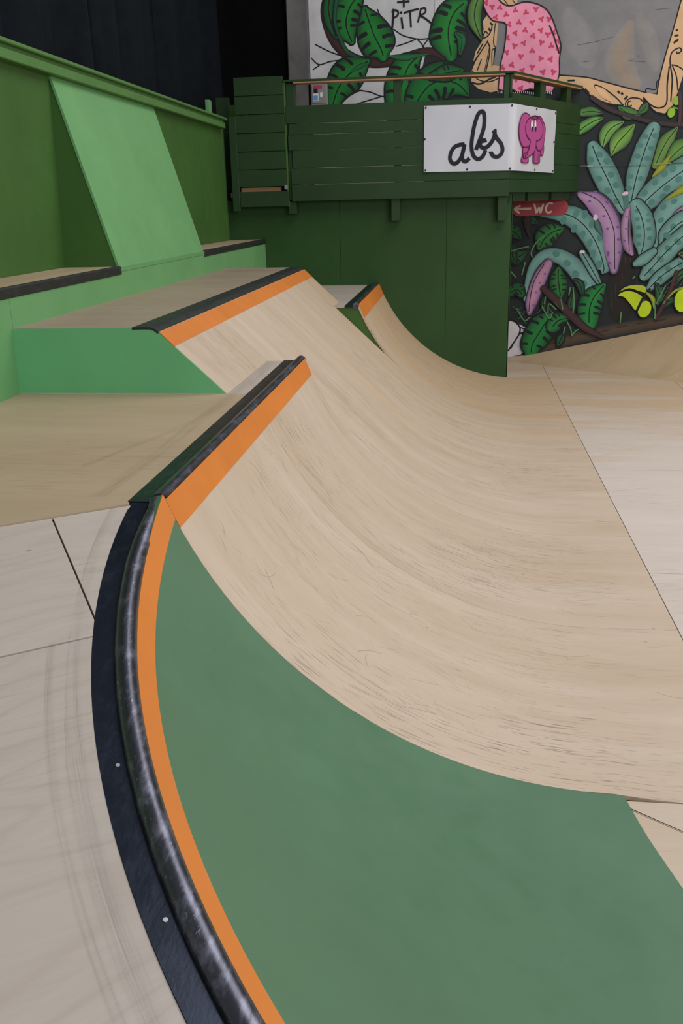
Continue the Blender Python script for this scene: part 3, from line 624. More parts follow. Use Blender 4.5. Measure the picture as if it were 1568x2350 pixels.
  ('painted_leaf',(('r',((-2.079,4.631),(-2.346,4.482),(-2.585,4.305),(-2.768,4.07),(-2.88,3.776)),(0.193,0.661,0.778,0.602,0.339),(0.011,0.011,0.014),(0.011,0.011,0.014)),('r',((-2.079,4.631),(-2.346,4.482),(-2.585,4.305),(-2.768,4.07),(-2.88,3.776)),(0.117,0.585,0.702,0.526,0.263),(0.014,0.219,0.029),(0.008,0.065,0.018)),('s',((-2.079,4.631),(-2.346,4.482),(-2.585,4.305),(-2.768,4.07),(-2.88,3.776)),0.029,(0.011,0.011,0.014)),('r',((-2.18,4.239),(-2.208,4.32),(-2.251,4.392)),(0.046,0.059,0.065),(0.011,0.011,0.014),(0.011,0.011,0.014)),('r',((-2.567,4.695),(-2.489,4.647),(-2.427,4.589)),(0.05,0.065,0.071),(0.011,0.011,0.014),(0.011,0.011,0.014)),('r',((-2.268,4.125),(-2.303,4.211),(-2.353,4.284)),(0.051,0.065,0.071),(0.011,0.011,0.014),(0.011,0.011,0.014)),('r',((-2.785,4.59),(-2.695,4.549),(-2.621,4.495)),(0.065,0.084,0.092),(0.011,0.011,0.014),(0.011,0.011,0.014)),('r',((-2.389,4.031),(-2.444,4.108),(-2.511,4.17)),(0.057,0.074,0.081),(0.011,0.011,0.014),(0.011,0.011,0.014)),('r',((-2.943,4.395),(-2.85,4.369),(-2.769,4.328)),(0.048,0.062,0.068),(0.011,0.011,0.014),(0.011,0.011,0.014)),('r',((-2.569,3.925),(-2.625,3.969),(-2.686,4.0)),(0.04,0.051,0.056),(0.011,0.011,0.014),(0.011,0.011,0.014)),('r',((-3.023,4.134),(-2.951,4.13),(-2.885,4.113)),(0.042,0.055,0.06),(0.011,0.011,0.014),(0.011,0.011,0.014))), None),
  ('painted_leaf',(('r',((-0.976,4.666),(-1.149,4.515),(-1.265,4.282),(-1.353,3.992),(-1.399,3.454)),(0.251,0.661,0.778,0.748,0.544),(0.011,0.011,0.014),(0.011,0.011,0.014)),('r',((-0.976,4.666),(-1.149,4.515),(-1.265,4.282),(-1.353,3.992),(-1.399,3.454)),(0.175,0.585,0.702,0.672,0.468),(0.014,0.219,0.029),(0.008,0.065,0.018)),('s',((-0.976,4.666),(-1.149,4.515),(-1.265,4.282),(-1.353,3.992),(-1.399,3.454)),0.029,(0.011,0.011,0.014)),('r',((-0.919,4.385),(-0.961,4.45),(-1.012,4.506)),(0.051,0.066,0.072),(0.011,0.011,0.014),(0.011,0.011,0.014)),('r',((-1.371,4.69),(-1.295,4.668),(-1.229,4.634)),(0.048,0.062,0.067),(0.011,0.011,0.014),(0.011,0.011,0.014)),('r',((-0.92,4.195),(-0.997,4.256),(-1.08,4.3)),(0.06,0.078,0.085),(0.011,0.011,0.014),(0.011,0.011,0.014)),('r',((-1.555,4.492),(-1.452,4.485),(-1.357,4.462)),(0.054,0.07,0.076),(0.011,0.011,0.014),(0.011,0.011,0.014)),('r',((-0.958,4.078),(-1.043,4.142),(-1.136,4.188)),(0.068,0.088,0.096),(0.011,0.011,0.014),(0.011,0.011,0.014)),('r',((-1.63,4.34),(-1.523,4.335),(-1.422,4.313)),(0.061,0.079,0.086),(0.011,0.011,0.014),(0.011,0.011,0.014)),('r',((-1.024,3.906),(-1.108,3.948),(-1.194,3.973)),(0.064,0.083,0.09),(0.011,0.011,0.014),(0.011,0.011,0.014)),('r',((-1.694,3.989),(-1.598,4.006),(-1.505,4.006)),(0.048,0.062,0.068),(0.011,0.011,0.014),(0.011,0.011,0.014))), None),
  ('painted_leaf',(('r',((0.158,3.858),(-0.048,4.078),(-0.366,4.169),(-0.684,4.101),(-0.944,3.817),(-1.09,3.498)),(0.134,0.573,0.836,0.807,0.69,0.339),(0.011,0.011,0.014),(0.011,0.011,0.014)),('r',((0.158,3.858),(-0.048,4.078),(-0.366,4.169),(-0.684,4.101),(-0.944,3.817),(-1.09,3.498)),(0.058,0.497,0.76,0.731,0.614,0.263),(0.012,0.187,0.029),(0.008,0.065,0.018)),('s',((0.158,3.858),(-0.048,4.078),(-0.366,4.169),(-0.684,4.101),(-0.944,3.817),(-1.09,3.498)),0.029,(0.011,0.011,0.014)),('r',((-0.263,3.857),(-0.208,3.921),(-0.171,3.991)),(0.051,0.066,0.072),(0.011,0.011,0.014),(0.011,0.011,0.014)),('r',((0.01,4.338),(0.005,4.264),(-0.015,4.196)),(0.053,0.068,0.075),(0.011,0.011,0.014),(0.011,0.011,0.014)),('r',((-0.392,3.81),(-0.364,3.914),(-0.358,4.018)),(0.063,0.082,0.089),(0.011,0.011,0.014),(0.011,0.011,0.014)),('r',((-0.382,4.52),(-0.343,4.428),(-0.326,4.337)),(0.071,0.092,0.101),(0.011,0.011,0.014),(0.011,0.011,0.014)),('r',((-0.475,3.815),(-0.51,3.905),(-0.561,3.982)),(0.06,0.078,0.085),(0.011,0.011,0.014),(0.011,0.011,0.014)),('r',((-0.941,4.354),(-0.85,4.3),(-0.775,4.235)),(0.064,0.082,0.09),(0.011,0.011,0.014),(0.011,0.011,0.014)),('r',((-0.583,3.734),(-0.638,3.809),(-0.705,3.869)),(0.06,0.077,0.084),(0.011,0.011,0.014),(0.011,0.011,0.014)),('r',((-1.233,3.901),(-1.153,3.89),(-1.08,3.866)),(0.054,0.07,0.076),(0.011,0.011,0.014),(0.011,0.011,0.014))), None),
  ('painted_leaf',(('r',((0.005,4.366),(-0.31,4.326),(-0.685,4.26)),(0.164,0.398,0.193),(0.011,0.011,0.014),(0.011,0.011,0.014)),('r',((0.005,4.366),(-0.31,4.326),(-0.685,4.26)),(0.088,0.322,0.117),(0.012,0.172,0.026),(0.008,0.065,0.018)),('s',((0.005,4.366),(-0.31,4.326),(-0.685,4.26)),0.029,(0.011,0.011,0.014)),('r',((-0.116,4.247),(-0.112,4.278),(-0.113,4.308)),(0.018,0.023,0.025),(0.011,0.011,0.014),(0.011,0.011,0.014)),('r',((-0.244,4.187),(-0.238,4.23),(-0.241,4.271)),(0.026,0.034,0.037),(0.011,0.011,0.014),(0.011,0.011,0.014)),('r',((-0.318,4.473),(-0.293,4.435),(-0.277,4.395)),(0.026,0.033,0.036),(0.011,0.011,0.014),(0.011,0.011,0.014)),('r',((-0.331,4.175),(-0.327,4.219),(-0.331,4.261)),(0.023,0.03,0.033),(0.011,0.011,0.014),(0.011,0.011,0.014)),('r',((-0.401,4.458),(-0.376,4.421),(-0.359,4.382)),(0.024,0.031,0.033),(0.011,0.011,0.014),(0.011,0.011,0.014)),('r',((-0.555,4.391),(-0.537,4.367),(-0.526,4.341)),(0.018,0.023,0.026),(0.011,0.011,0.014),(0.011,0.011,0.014))), None),
  ('painted_tendril',(('r',((-2.722,5.978),(-2.792,5.495),(-2.684,5.127),(-2.515,4.832),(-2.254,4.717)),(0.088,0.082,0.088,0.088,0.029),(0.018,0.108,0.046),(0.011,0.011,0.014)),('r',((-1.641,4.719),(-1.265,4.678),(-1.034,4.695),(-0.717,4.721)),(0.023,0.146,0.105,0.018),(0.016,0.158,0.043),(0.011,0.011,0.014)),('r',((-2.021,4.602),(-2.257,4.532),(-2.494,4.408)),(0.023,0.099,0.023),(0.016,0.158,0.043),(0.011,0.011,0.014))), None),
  ('painted_lettering',(('s',((-1.411,5.776),(-1.141,5.779)),0.044,(0.011,0.011,0.014)),('s',((-1.274,5.886),(-1.266,5.666)),0.041,(0.011,0.011,0.014)),('s',((-1.492,5.648),(-1.504,5.465),(-1.522,5.27)),0.044,(0.011,0.011,0.014)),('s',((-1.532,5.588),(-1.449,5.62),(-1.392,5.582),(-1.406,5.517),(-1.504,5.459)),0.038,(0.011,0.011,0.014)),('s',((-1.321,5.477),(-1.307,5.366),(-1.29,5.25)),0.041,(0.011,0.011,0.014)),('s',((-1.269,5.556),(-1.121,5.591),(-0.945,5.623)),0.038,(0.011,0.011,0.014)),('s',((-1.132,5.581),(-1.121,5.422),(-1.109,5.268)),0.038,(0.011,0.011,0.014)),('s',((-0.894,5.626),(-0.927,5.49),(-0.961,5.359)),0.038,(0.011,0.011,0.014)),('s',((-0.916,5.617),(-0.814,5.633),(-0.791,5.576),(-0.836,5.522),(-0.922,5.495),(-0.807,5.434),(-0.619,5.293)),0.038,(0.011,0.011,0.014)),('e',-1.326,5.567,0.026,0.026,0,(0.011,0.011,0.014))),'black hand-painted letters'),
  ('painted_picture',(('p',((0.7,4.437),(0.749,4.813),(0.765,5.31),(0.884,5.82),(0.938,6.85),(4.859,6.647),(4.627,5.647),(4.433,4.745),(4.259,4.036),(4.239,3.743),(3.984,3.78),(3.07,4.01),(2.125,4.2)),(0.203,0.195,0.199),0),('r',((3.555,5.135),(3.439,4.704),(3.406,4.347),(3.703,3.945)),(0.19,0.537,0.632,0.379),(0.292,0.227,0.172),(0.223,0.215,0.215)),('r',((3.75,5.261),(3.994,4.763),(4.152,4.263)),(0.19,0.379,0.19),(0.245,0.227,0.211),(0.219,0.211,0.211)),('r',((2.273,5.38),(2.476,4.935),(2.741,4.484)),(0.316,0.632,0.442),(0.245,0.236,0.236),(0.219,0.211,0.211)),('s',((2.485,4.77),(2.869,4.823),(3.248,4.903)),0.016,(0.108,0.103,0.108)),('s',((4.06,5.381),(4.376,5.399)),0.016,(0.108,0.103,0.108)),('s',((2.84,4.811),(2.913,4.83)),0.016,(0.108,0.103,0.108)),('s',((2.624,4.433),(2.743,4.442)),0.016,(0.108,0.103,0.108)),('s',((3.777,4.526),(3.787,4.47)),0.016,(0.108,0.103,0.108)),('s',((3.578,4.423),(3.936,4.382)),0.016,(0.108,0.103,0.108))),'grey painted canvas'),
  ('painted_picture_frame',(('p',((0.534,5.443),(0.642,5.37),(0.774,5.309),(0.749,4.813),(0.699,4.774),(0.69,4.446),(0.844,4.418),(0.869,3.934),(0.653,3.899),(0.388,3.975),(0.224,4.115),(0.231,4.356),(0.371,4.689),(0.252,4.525),(0.308,4.747),(0.427,4.91),(0.466,5.157),(0.447,5.323)),(0.617,0.388,0.211),0),('p',((2.095,4.201),(2.702,4.128),(3.099,4.023),(3.557,3.894),(4.014,3.774),(4.232,3.729),(4.259,4.036),(4.34,4.476),(4.468,5.015),(4.584,5.649),(4.802,6.65),(4.879,6.722),(0.877,6.931),(0.841,7.14),(5.14,6.911),(5.146,6.3),(4.986,5.631),(4.874,4.997),(4.814,4.402),(4.732,4.019),(4.667,3.77),(4.6,3.519),(4.437,3.341),(4.224,3.39),(4.063,3.538),(3.947,3.683),(3.943,3.542),(3.834,3.398),(3.652,3.424),(3.539,3.533),(3.219,3.581),(2.878,3.721),(2.624,3.928),(2.286,4.025),(2.101,4.074)),(0.617,0.388,0.211),0),('s',((0.224,4.115),(0.417,4.079),(0.63,4.171),(0.753,4.201)),0.038,(0.011,0.011,0.014)),('s',((0.24,4.356),(0.352,4.181),(0.601,4.115),(0.821,4.178)),0.025,(0.011,0.011,0.014)),('s',((0.599,5.289),(0.647,5.205),(0.575,5.042),(0.455,4.992),(0.498,5.115),(0.56,5.071)),0.028,(0.011,0.011,0.014)),('s',((0.715,5.271),(0.686,4.899),(0.735,4.786),(0.66,4.733),(0.669,4.424)),0.022,(0.011,0.011,0.014)),('s',((0.548,4.933),(0.615,4.735),(0.534,4.317)),0.028,(0.011,0.011,0.014)),('s',((0.435,4.574),(0.348,4.352)),0.025,(0.011,0.011,0.014)),('s',((0.611,4.847),(0.558,4.569),(0.503,4.318)),0.019,(0.011,0.011,0.014)),('s',((0.572,5.18),(0.619,5.11)),0.038,(0.011,0.011,0.014)),('s',((0.615,5.275),(0.661,5.232)),0.038,(0.011,0.011,0.014)),('s',((0.34,4.69),(0.458,4.881)),0.028,(0.011,0.011,0.014)),('s',((0.268,4.496),(0.431,4.742),(0.549,4.905)),0.025,(0.011,0.011,0.014)),('s',((2.095,4.196),(2.702,4.128),(3.099,4.023),(3.557,3.894),(4.014,3.774)),0.028,(0.011,0.011,0.014)),('s',((3.99,3.78),(4.007,3.856),(4.193,3.832),(4.211,3.982),(4.274,4.041)),0.025,(0.011,0.011,0.014)),('s',((4.232,3.729),(4.259,4.036),(4.34,4.476),(4.468,5.015),(4.598,5.649)),0.028,(0.011,0.011,0.014)),('s',((2.624,3.928),(2.878,3.721),(3.219,3.581),(3.539,3.533)),0.028,(0.011,0.011,0.014)),('s',((3.539,3.533),(3.361,3.704),(3.109,3.882),(2.893,3.961),(3.09,3.713),(3.277,3.616)),0.028,(0.011,0.011,0.014)),('s',((3.928,3.542),(3.835,3.389),(3.652,3.424),(3.58,3.583),(3.693,3.678),(3.874,3.657),(3.938,3.599)),0.028,(0.011,0.011,0.014)),('s',((3.719,3.535),(3.645,3.509),(3.633,3.595),(3.697,3.621)),0.025,(0.011,0.011,0.014)),('s',((3.947,3.683),(4.124,3.521),(4.308,3.458),(4.449,3.553),(4.432,3.918),(4.445,4.279)),0.032,(0.011,0.011,0.014)),('s',((4.063,3.538),(4.224,3.385),(4.438,3.332),(4.601,3.505)),0.032,(0.011,0.011,0.014)),('s',((4.536,3.578),(4.526,4.027),(4.452,4.361),(4.479,4.552),(4.619,4.629),(4.667,4.572),(4.599,4.52),(4.566,4.563)),0.028,(0.011,0.011,0.014)),('s',((4.487,4.305),(4.621,4.272),(4.761,4.184)),0.025,(0.011,0.011,0.014)),('s',((4.503,4.291),(4.609,4.079),(4.664,3.798)),0.025,(0.011,0.011,0.014)),('s',((4.493,4.729),(4.589,4.793)),0.044,(0.011,0.011,0.014)),('s',((4.496,4.865),(4.582,4.875)),0.038,(0.011,0.011,0.014)),('s',((4.515,4.969),(4.559,4.973)),0.044,(0.011,0.011,0.014)),('s',((3.397,3.83),(3.44,3.78)),0.041,(0.011,0.011,0.014)),('s',((3.474,3.799),(3.508,3.749)),0.047,(0.011,0.011,0.014)),('s',((3.551,3.655),(3.615,3.723)),0.044,(0.011,0.011,0.014)),('s',((2.313,4.075),(2.464,4.075)),0.038,(0.011,0.011,0.014)),('s',((2.686,3.898),(2.782,3.809)),0.044,(0.011,0.011,0.014)),('r',((2.909,3.94),(3.084,3.798),(3.292,3.615)),(0.025,0.164,0.025),(0.763,0.475,0.254),(0.617,0.366,0.187))),'tan painted scrollwork frame'),
  ('painted_sleeve_hand',(('p',((0.675,5.776),(1.185,5.752),(1.16,5.619),(0.982,5.586),(0.769,5.663)),(0.617,0.388,0.211),0),('s',((0.887,5.712),(0.981,5.6)),0.019,(0.011,0.011,0.014)),('s',((1.067,5.704),(1.13,5.62)),0.019,(0.011,0.011,0.014))), None),
  ('painted_dress',(('p',((0.388,5.843),(0.454,5.623),(0.527,5.47),(0.674,5.319),(0.902,5.271),(0.954,5.15),(0.919,4.751),(0.855,4.474),(0.837,4.249),(0.815,3.959),(0.946,3.917),(1.083,3.955),(1.255,3.878),(1.377,3.902),(1.529,3.934),(1.745,3.88),(1.991,3.852),(2.121,4.172),(2.116,4.508),(2.131,4.785),(2.027,5.064),(1.903,5.342),(1.761,5.511),(1.548,5.615),(1.308,5.652),(1.041,5.591),(0.86,5.646),(0.674,5.83)),(0.834,0.292,0.424),0),('e',0.64,5.558,0.035,0.025,-1.48,(0.587,0.061,0.12)),('e',0.605,5.602,0.035,0.025,-3.57,(0.587,0.061,0.12)),('e',0.662,5.604,0.035,0.025,-5.66,(0.587,0.061,0.12)),('e',0.829,5.548,0.035,0.025,-0.65,(0.587,0.061,0.12)),('e',0.772,5.557,0.035,0.025,-2.74,(0.587,0.061,0.12)),('e',0.805,5.596,0.035,0.025,-4.83,(0.587,0.061,0.12)),('e',0.916,5.408,0.035,0.025,-2.49,(0.587,0.061,0.12)),('e',0.937,5.455,0.035,0.025,-4.58,(0.587,0.061,0.12)),('e',0.973,5.412,0.035,0.025,-6.67,(0.587,0.061,0.12)),('e',0.737,5.354,0.035,0.025,-0.97,(0.587,0.061,0.12)),('e',0.684,5.379,0.035,0.025,-3.06,(0.587,0.061,0.12)),('e',0.731,5.407,0.035,0.025,-5.15,(0.587,0.061,0.12)),('e',1.165,5.484,0.035,0.025,-0.42,(0.587,0.061,0.12)),('e',1.109,5.481,0.035,0.025,-2.51,(0.587,0.061,0.12)),('e',1.13,5.528,0.035,0.025,-4.6,(0.587,0.061,0.12)),('e',1.335,5.431,0.035,0.025,-2.52,(0.587,0.061,0.12)),('e',1.357,5.477,0.035,0.025,-4.61,(0.587,0.061,0.12)),('e',1.392,5.434,0.035,0.025,-6.7,(0.587,0.061,0.12)),('e',1.596,5.519,0.035,0.025,-5.76,(0.587,0.061,0.12)),('e',1.569,5.476,0.035,0.025,-7.85,(0.587,0.061,0.12)),('e',1.539,5.522,0.035,0.025,-9.94,(0.587,0.061,0.12)),('e',1.018,5.259,0.035,0.025,-5.03,(0.587,0.061,0.12)),('e',1.032,5.207,0.035,0.025,-7.12,(0.587,0.061,0.12)),('e',0.977,5.225,0.035,0.025,-9.21,(0.587,0.061,0.12)),('e',1.22,5.292,0.035,0.025,-4.81,(0.587,0.061,0.12)),('e',1.246,5.244,0.035,0.025,-6.9,(0.587,0.061,0.12)),('e',1.189,5.251,0.035,0.025,-8.99,(0.587,0.061,0.12)),('e',1.511,5.22,0.035,0.025,-1.39,(0.587,0.061,0.12)),('e',1.473,5.262,0.035,0.025,-3.48,(0.587,0.061,0.12)),('e',1.528,5.269,0.035,0.025,-5.57,(0.587,0.061,0.12)),('e',1.664,5.318,0.035,0.025,-3.37,(0.587,0.061,0.12)),('e',1.717,5.331,0.035,0.025,-5.46,(0.587,0.061,0.12)),('e',1.707,5.281,0.035,0.025,-7.55,(0.587,0.061,0.12)),('e',1.85,5.274,0.035,0.025,-1.74,(0.587,0.061,0.12)),('e',1.828,5.323,0.035,0.025,-3.83,(0.587,0.061,0.12)),('e',1.885,5.312,0.035,0.025,-5.92,(0.587,0.061,0.12)),('e',1.167,5.032,0.035,0.025,-1.08,(0.587,0.061,0.12)),('e',1.117,5.062,0.035,0.025,-3.17,(0.587,0.061,0.12)),('e',1.167,5.085,0.035,0.025,-5.26,(0.587,0.061,0.12)),('e',1.387,5.086,0.035,0.025,-0.67,(0.587,0.061,0.12)),('e',1.33,5.096,0.035,0.025,-2.76,(0.587,0.061,0.12)),('e',1.363,5.136,0.035,0.025,-4.85,(0.587,0.061,0.12)),('e',1.7,5.062,0.035,0.025,-1.35,(0.587,0.061,0.12)),('e',1.659,5.102,0.035,0.025,-3.44,(0.587,0.061,0.12)),('e',1.714,5.111,0.035,0.025,-5.53,(0.587,0.061,0.12)),('e',1.874,5.015,0.035,0.025,-5.82,(0.587,0.061,0.12)),('e',1.844,4.973,0.035,0.025,-7.91,(0.587,0.061,0.12)),('e',1.816,5.021,0.035,0.025,-10.0,(0.587,0.061,0.12)),('e',1.977,5.065,0.035,0.025,-5.21,(0.587,0.061,0.12)),('e',1.982,5.013,0.035,0.025,-7.3,(0.587,0.061,0.12)),('e',1.93,5.039,0.035,0.025,-9.39,(0.587,0.061,0.12)),('e',0.998,4.998,0.035,0.025,-5.07,(0.587,0.061,0.12)),('e',1.01,4.946,0.035,0.025,-7.16,(0.587,0.061,0.12)),('e',0.955,4.966,0.035,0.025,-9.25,(0.587,0.061,0.12)),('e',1.539,5.017,0.035,0.025,-5.03,(0.587,0.061,0.12)),('e',1.553,4.965,0.035,0.025,-7.12,(0.587,0.061,0.12)),('e',1.498,4.983,0.035,0.025,-9.21,(0.587,0.061,0.12)),('e',1.352,4.829,0.035,0.025,-1.21,(0.587,0.061,0.12)),('e',1.307,4.865,0.035,0.025,-3.3,(0.587,0.061,0.12)),('e',1.36,4.881,0.035,0.025,-5.39,(0.587,0.061,0.12)),('e',1.706,4.829,0.035,0.025,-1.95,(0.587,0.061,0.12)),('e',1.695,4.881,0.035,0.025,-4.04,(0.587,0.061,0.12)),('e',1.749,4.86,0.035,0.025,-6.13,(0.587,0.061,0.12)),('e',1.12,4.834,0.035,0.025,-3.94,(0.587,0.061,0.12)),('e',1.177,4.817,0.035,0.025,-6.03,(0.587,0.061,0.12)),('e',1.137,4.782,0.035,0.025,-8.12,(0.587,0.061,0.12)),('e',1.925,4.809,0.035,0.025,-4.6,(0.587,0.061,0.12)),('e',1.962,4.766,0.035,0.025,-6.69,(0.587,0.061,0.12)),('e',1.905,4.762,0.035,0.025,-8.78,(0.587,0.061,0.12)),('e',2.092,4.893,0.035,0.025,-5.37,(0.587,0.061,0.12)),('e',2.087,4.841,0.035,0.025,-7.46,(0.587,0.061,0.12)),('e',2.04,4.875,0.035,0.025,-9.55,(0.587,0.061,0.12)),('e',1.005,4.713,0.035,0.025,-5.53,(0.587,0.061,0.12)),('e',0.991,4.662,0.035,0.025,-7.62,(0.587,0.061,0.12)),('e',0.949,4.702,0.035,0.025,-9.71,(0.587,0.061,0.12)),('e',1.557,4.681,0.035,0.025,-0.54,(0.587,0.061,0.12)),('e',1.499,4.685,0.035,0.025,-2.63,(0.587,0.061,0.12)),('e',1.527,4.729,0.035,0.025,-4.72,(0.587,0.061,0.12)),('e',1.262,4.616,0.035,0.025,-3.8,(0.587,0.061,0.12)),('e',1.32,4.607,0.035,0.025,-5.89,(0.587,0.061,0.12)),('e',1.286,4.566,0.035,0.025,-7.98,(0.587,0.061,0.12)),('e',1.699,4.565,0.035,0.025,-4.22,(0.587,0.061,0.12)),('e',1.749,4.536,0.035,0.025,-6.31,(0.587,0.061,0.12)),('e',1.7,4.512,0.035,0.025,-8.4,(0.587,0.061,0.12)),('e',1.895,4.518,0.035,0.025,-3.18,(0.587,0.061,0.12)),('e',1.945,4.541,0.035,0.025,-5.27,(0.587,0.061,0.12)),('e',1.945,4.488,0.035,0.025,-7.36,(0.587,0.061,0.12)),('e',2.109,4.675,0.035,0.025,-1.12,(0.587,0.061,0.12)),('e',2.06,4.707,0.035,0.025,-3.21,(0.587,0.061,0.12)),('e',2.11,4.728,0.035,0.025,-5.3,(0.587,0.061,0.12)),('e',1.064,4.432,0.035,0.025,-2.97,(0.587,0.061,0.12)),('e',1.108,4.465,0.035,0.025,-5.06,(0.587,0.061,0.12)),('e',1.12,4.411,0.035,0.025,-7.15,(0.587,0.061,0.12)),('e',0.923,4.37,0.035,0.025,-0.56,(0.587,0.061,0.12)),('e',0.865,4.374,0.035,0.025,-2.65,(0.587,0.061,0.12)),('e',0.894,4.419,0.035,0.025,-4.74,(0.587,0.061,0.12)),('e',1.571,4.388,0.035,0.025,-5.87,(0.587,0.061,0.12)),('e',1.539,4.346,0.035,0.025,-7.96,(0.587,0.061,0.12)),('e',1.513,4.396,0.035,0.025,-10.05,(0.587,0.061,0.12)),('e',1.352,4.337,0.035,0.025,-5.44,(0.587,0.061,0.12)),('e',1.342,4.285,0.035,0.025,-7.53,(0.587,0.061,0.12)),('e',1.297,4.322,0.035,0.025,-9.62,(0.587,0.061,0.12)),('e',1.741,4.28,0.035,0.025,-3.44,(0.587,0.061,0.12)),('e',1.797,4.29,0.035,0.025,-5.53,(0.587,0.061,0.12)),('e',1.783,4.239,0.035,0.025,-7.62,(0.587,0.061,0.12)),('e',1.992,4.232,0.035,0.025,-1.89,(0.587,0.061,0.12)),('e',1.978,4.285,0.035,0.025,-3.98,(0.587,0.061,0.12)),('e',2.033,4.266,0.035,0.025,-6.07,(0.587,0.061,0.12)),('e',1.227,4.166,0.035,0.025,-5.71,(0.587,0.061,0.12)),('e',1.202,4.119,0.035,0.025,-7.8,(0.587,0.061,0.12)),('e',1.169,4.165,0.035,0.025,-9.89,(0.587,0.061,0.12)),('e',1.46,4.14,0.035,0.025,-3.59,(0.587,0.061,0.12)),('e',1.518,4.142,0.035,0.025,-5.68,(0.587,0.061,0.12)),('e',1.495,4.094,0.035,0.025,-7.77,(0.587,0.061,0.12)),('e',1.718,4.024,0.035,0.025,-5.54,(0.587,0.061,0.12)),('e',1.703,3.974,0.035,0.025,-7.63,(0.587,0.061,0.12)),('e',1.662,4.015,0.035,0.025,-9.72,(0.587,0.061,0.12)),('e',0.522,5.704,0.035,0.025,-5.33,(0.587,0.061,0.12)),('e',0.519,5.653,0.035,0.025,-7.42,(0.587,0.061,0.12)),('e',0.471,5.685,0.035,0.025,-9.51,(0.587,0.061,0.12)),('e',1.28,3.964,0.035,0.025,-3.19,(0.587,0.061,0.12)),('e',1.331,3.987,0.035,0.025,-5.28,(0.587,0.061,0.12)),('e',1.33,3.933,0.035,0.025,-7.37,(0.587,0.061,0.12)),('s',((0.388,5.843),(0.454,5.623),(0.527,5.47),(0.674,5.319),(0.902,5.271),(0.954,5.15),(0.919,4.751),(0.855,4.474),(0.837,4.249),(0.815,3.959)),0.025,(0.011,0.011,0.014)),('s',((1.991,3.852),(2.121,4.172),(2.116,4.508),(2.131,4.785),(2.027,5.064),(1.903,5.342),(1.761,5.511),(1.548,5.615),(1.308,5.652),(1.041,5.591),(0.86,5.646),(0.674,5.83)),0.025,(0.011,0.011,0.014)),('s',((1.872,5.18),(1.966,4.984),(2.028,4.817),(2.104,4.62)),0.028,(0.011,0.011,0.014)),('s',((0.815,3.959),(0.946,3.917),(1.083,3.955),(1.255,3.878),(1.377,3.902),(1.529,3.934),(1.745,3.88),(1.991,3.852)),0.032,(0.011,0.011,0.014))),'pink dress with red clover prints'),
  ('painted_lace',(('s',((0.807,3.92),(0.818,3.868)),0.016,(0.696,0.664,0.664)),('s',((0.85,3.923),(0.861,3.871)),0.016,(0.696,0.664,0.664)),('s',((0.894,3.921),(0.905,3.869)),0.016,(0.696,0.664,0.664)),('s',((0.937,3.914),(0.948,3.862)),0.016,(0.696,0.664,0.664)),('s',((0.981,3.904),(0.992,3.852)),0.016,(0.696,0.664,0.664)),('s',((1.024,3.893),(1.035,3.841)),0.016,(0.696,0.664,0.664)),('s',((1.067,3.884),(1.079,3.833)),0.016,(0.696,0.664,0.664)),('s',((1.111,3.88),(1.122,3.828)),0.016,(0.696,0.664,0.664)),('s',((1.154,3.881),(1.165,3.829)),0.016,(0.696,0.664,0.664)),('s',((1.197,3.886),(1.208,3.835)),0.016,(0.696,0.664,0.664)),('s',((1.239,3.894),(1.251,3.842)),0.016,(0.696,0.664,0.664)),('s',((1.282,3.902),(1.293,3.85)),0.016,(0.696,0.664,0.664)),('s',((1.325,3.906),(1.336,3.854)),0.016,(0.696,0.664,0.664)),('s',((1.368,3.905),(1.379,3.853)),0.016,(0.696,0.664,0.664)),('s',((1.411,3.899),(1.422,3.847)),0.016,(0.696,0.664,0.664)),('s',((1.454,3.889),(1.466,3.837)),0.016,(0.696,0.664,0.664)),('s',((1.498,3.878),(1.509,3.826)),0.016,(0.696,0.664,0.664)),('s',((1.541,3.869),(1.552,3.817)),0.016,(0.696,0.664,0.664)),('s',((1.584,3.863),(1.596,3.812)),0.016,(0.696,0.664,0.664)),('s',((1.627,3.863),(1.638,3.811)),0.016,(0.696,0.664,0.664)),('s',((1.67,3.868),(1.681,3.816)),0.016,(0.696,0.664,0.664)),('s',((1.712,3.875),(1.724,3.824)),0.016,(0.696,0.664,0.664)),('s',((1.755,3.883),(1.766,3.831)),0.016,(0.696,0.664,0.664)),('s',((1.797,3.888),(1.809,3.836)),0.016,(0.696,0.664,0.664)),('s',((1.84,3.888),(1.851,3.837)),0.016,(0.696,0.664,0.664)),('s',((1.883,3.883),(1.894,3.832)),0.016,(0.696,0.664,0.664)),('s',((1.926,3.874),(1.937,3.823)),0.016,(0.696,0.664,0.664)),('s',((1.969,3.863),(1.981,3.812)),0.016,(0.696,0.664,0.664))), None),
  ('painted_leaf',(('r',((0.373,5.844),(0.274,5.577),(0.28,5.303),(0.425,4.965)),(0.234,0.329,0.297,0.076),(0.011,0.011,0.014),(0.011,0.011,0.014)),('r',((0.373,5.844),(0.274,5.577),(0.28,5.303),(0.425,4.965)),(0.19,0.284,0.253,0.032),(0.132,0.292,0.057),(0.04,0.098,0.029)),('s',((0.373,5.844),(0.274,5.577),(0.28,5.303),(0.425,4.965)),0.025,(0.018,0.034,0.016))), None),
  ('painted_leaf',(('r',((-0.128,5.1),(-0.003,4.983),(-0.029,4.705)),(0.107,0.234,0.107),(0.011,0.011,0.014),(0.011,0.011,0.014)),('r',((-0.128,5.1),(-0.003,4.983),(-0.029,4.705)),(0.063,0.19,0.063),(0.011,0.158,0.043),(0.008,0.065,0.018)),('s',((-0.128,5.1),(-0.003,4.983),(-0.029,4.705)),0.025,(0.018,0.034,0.016))), None),
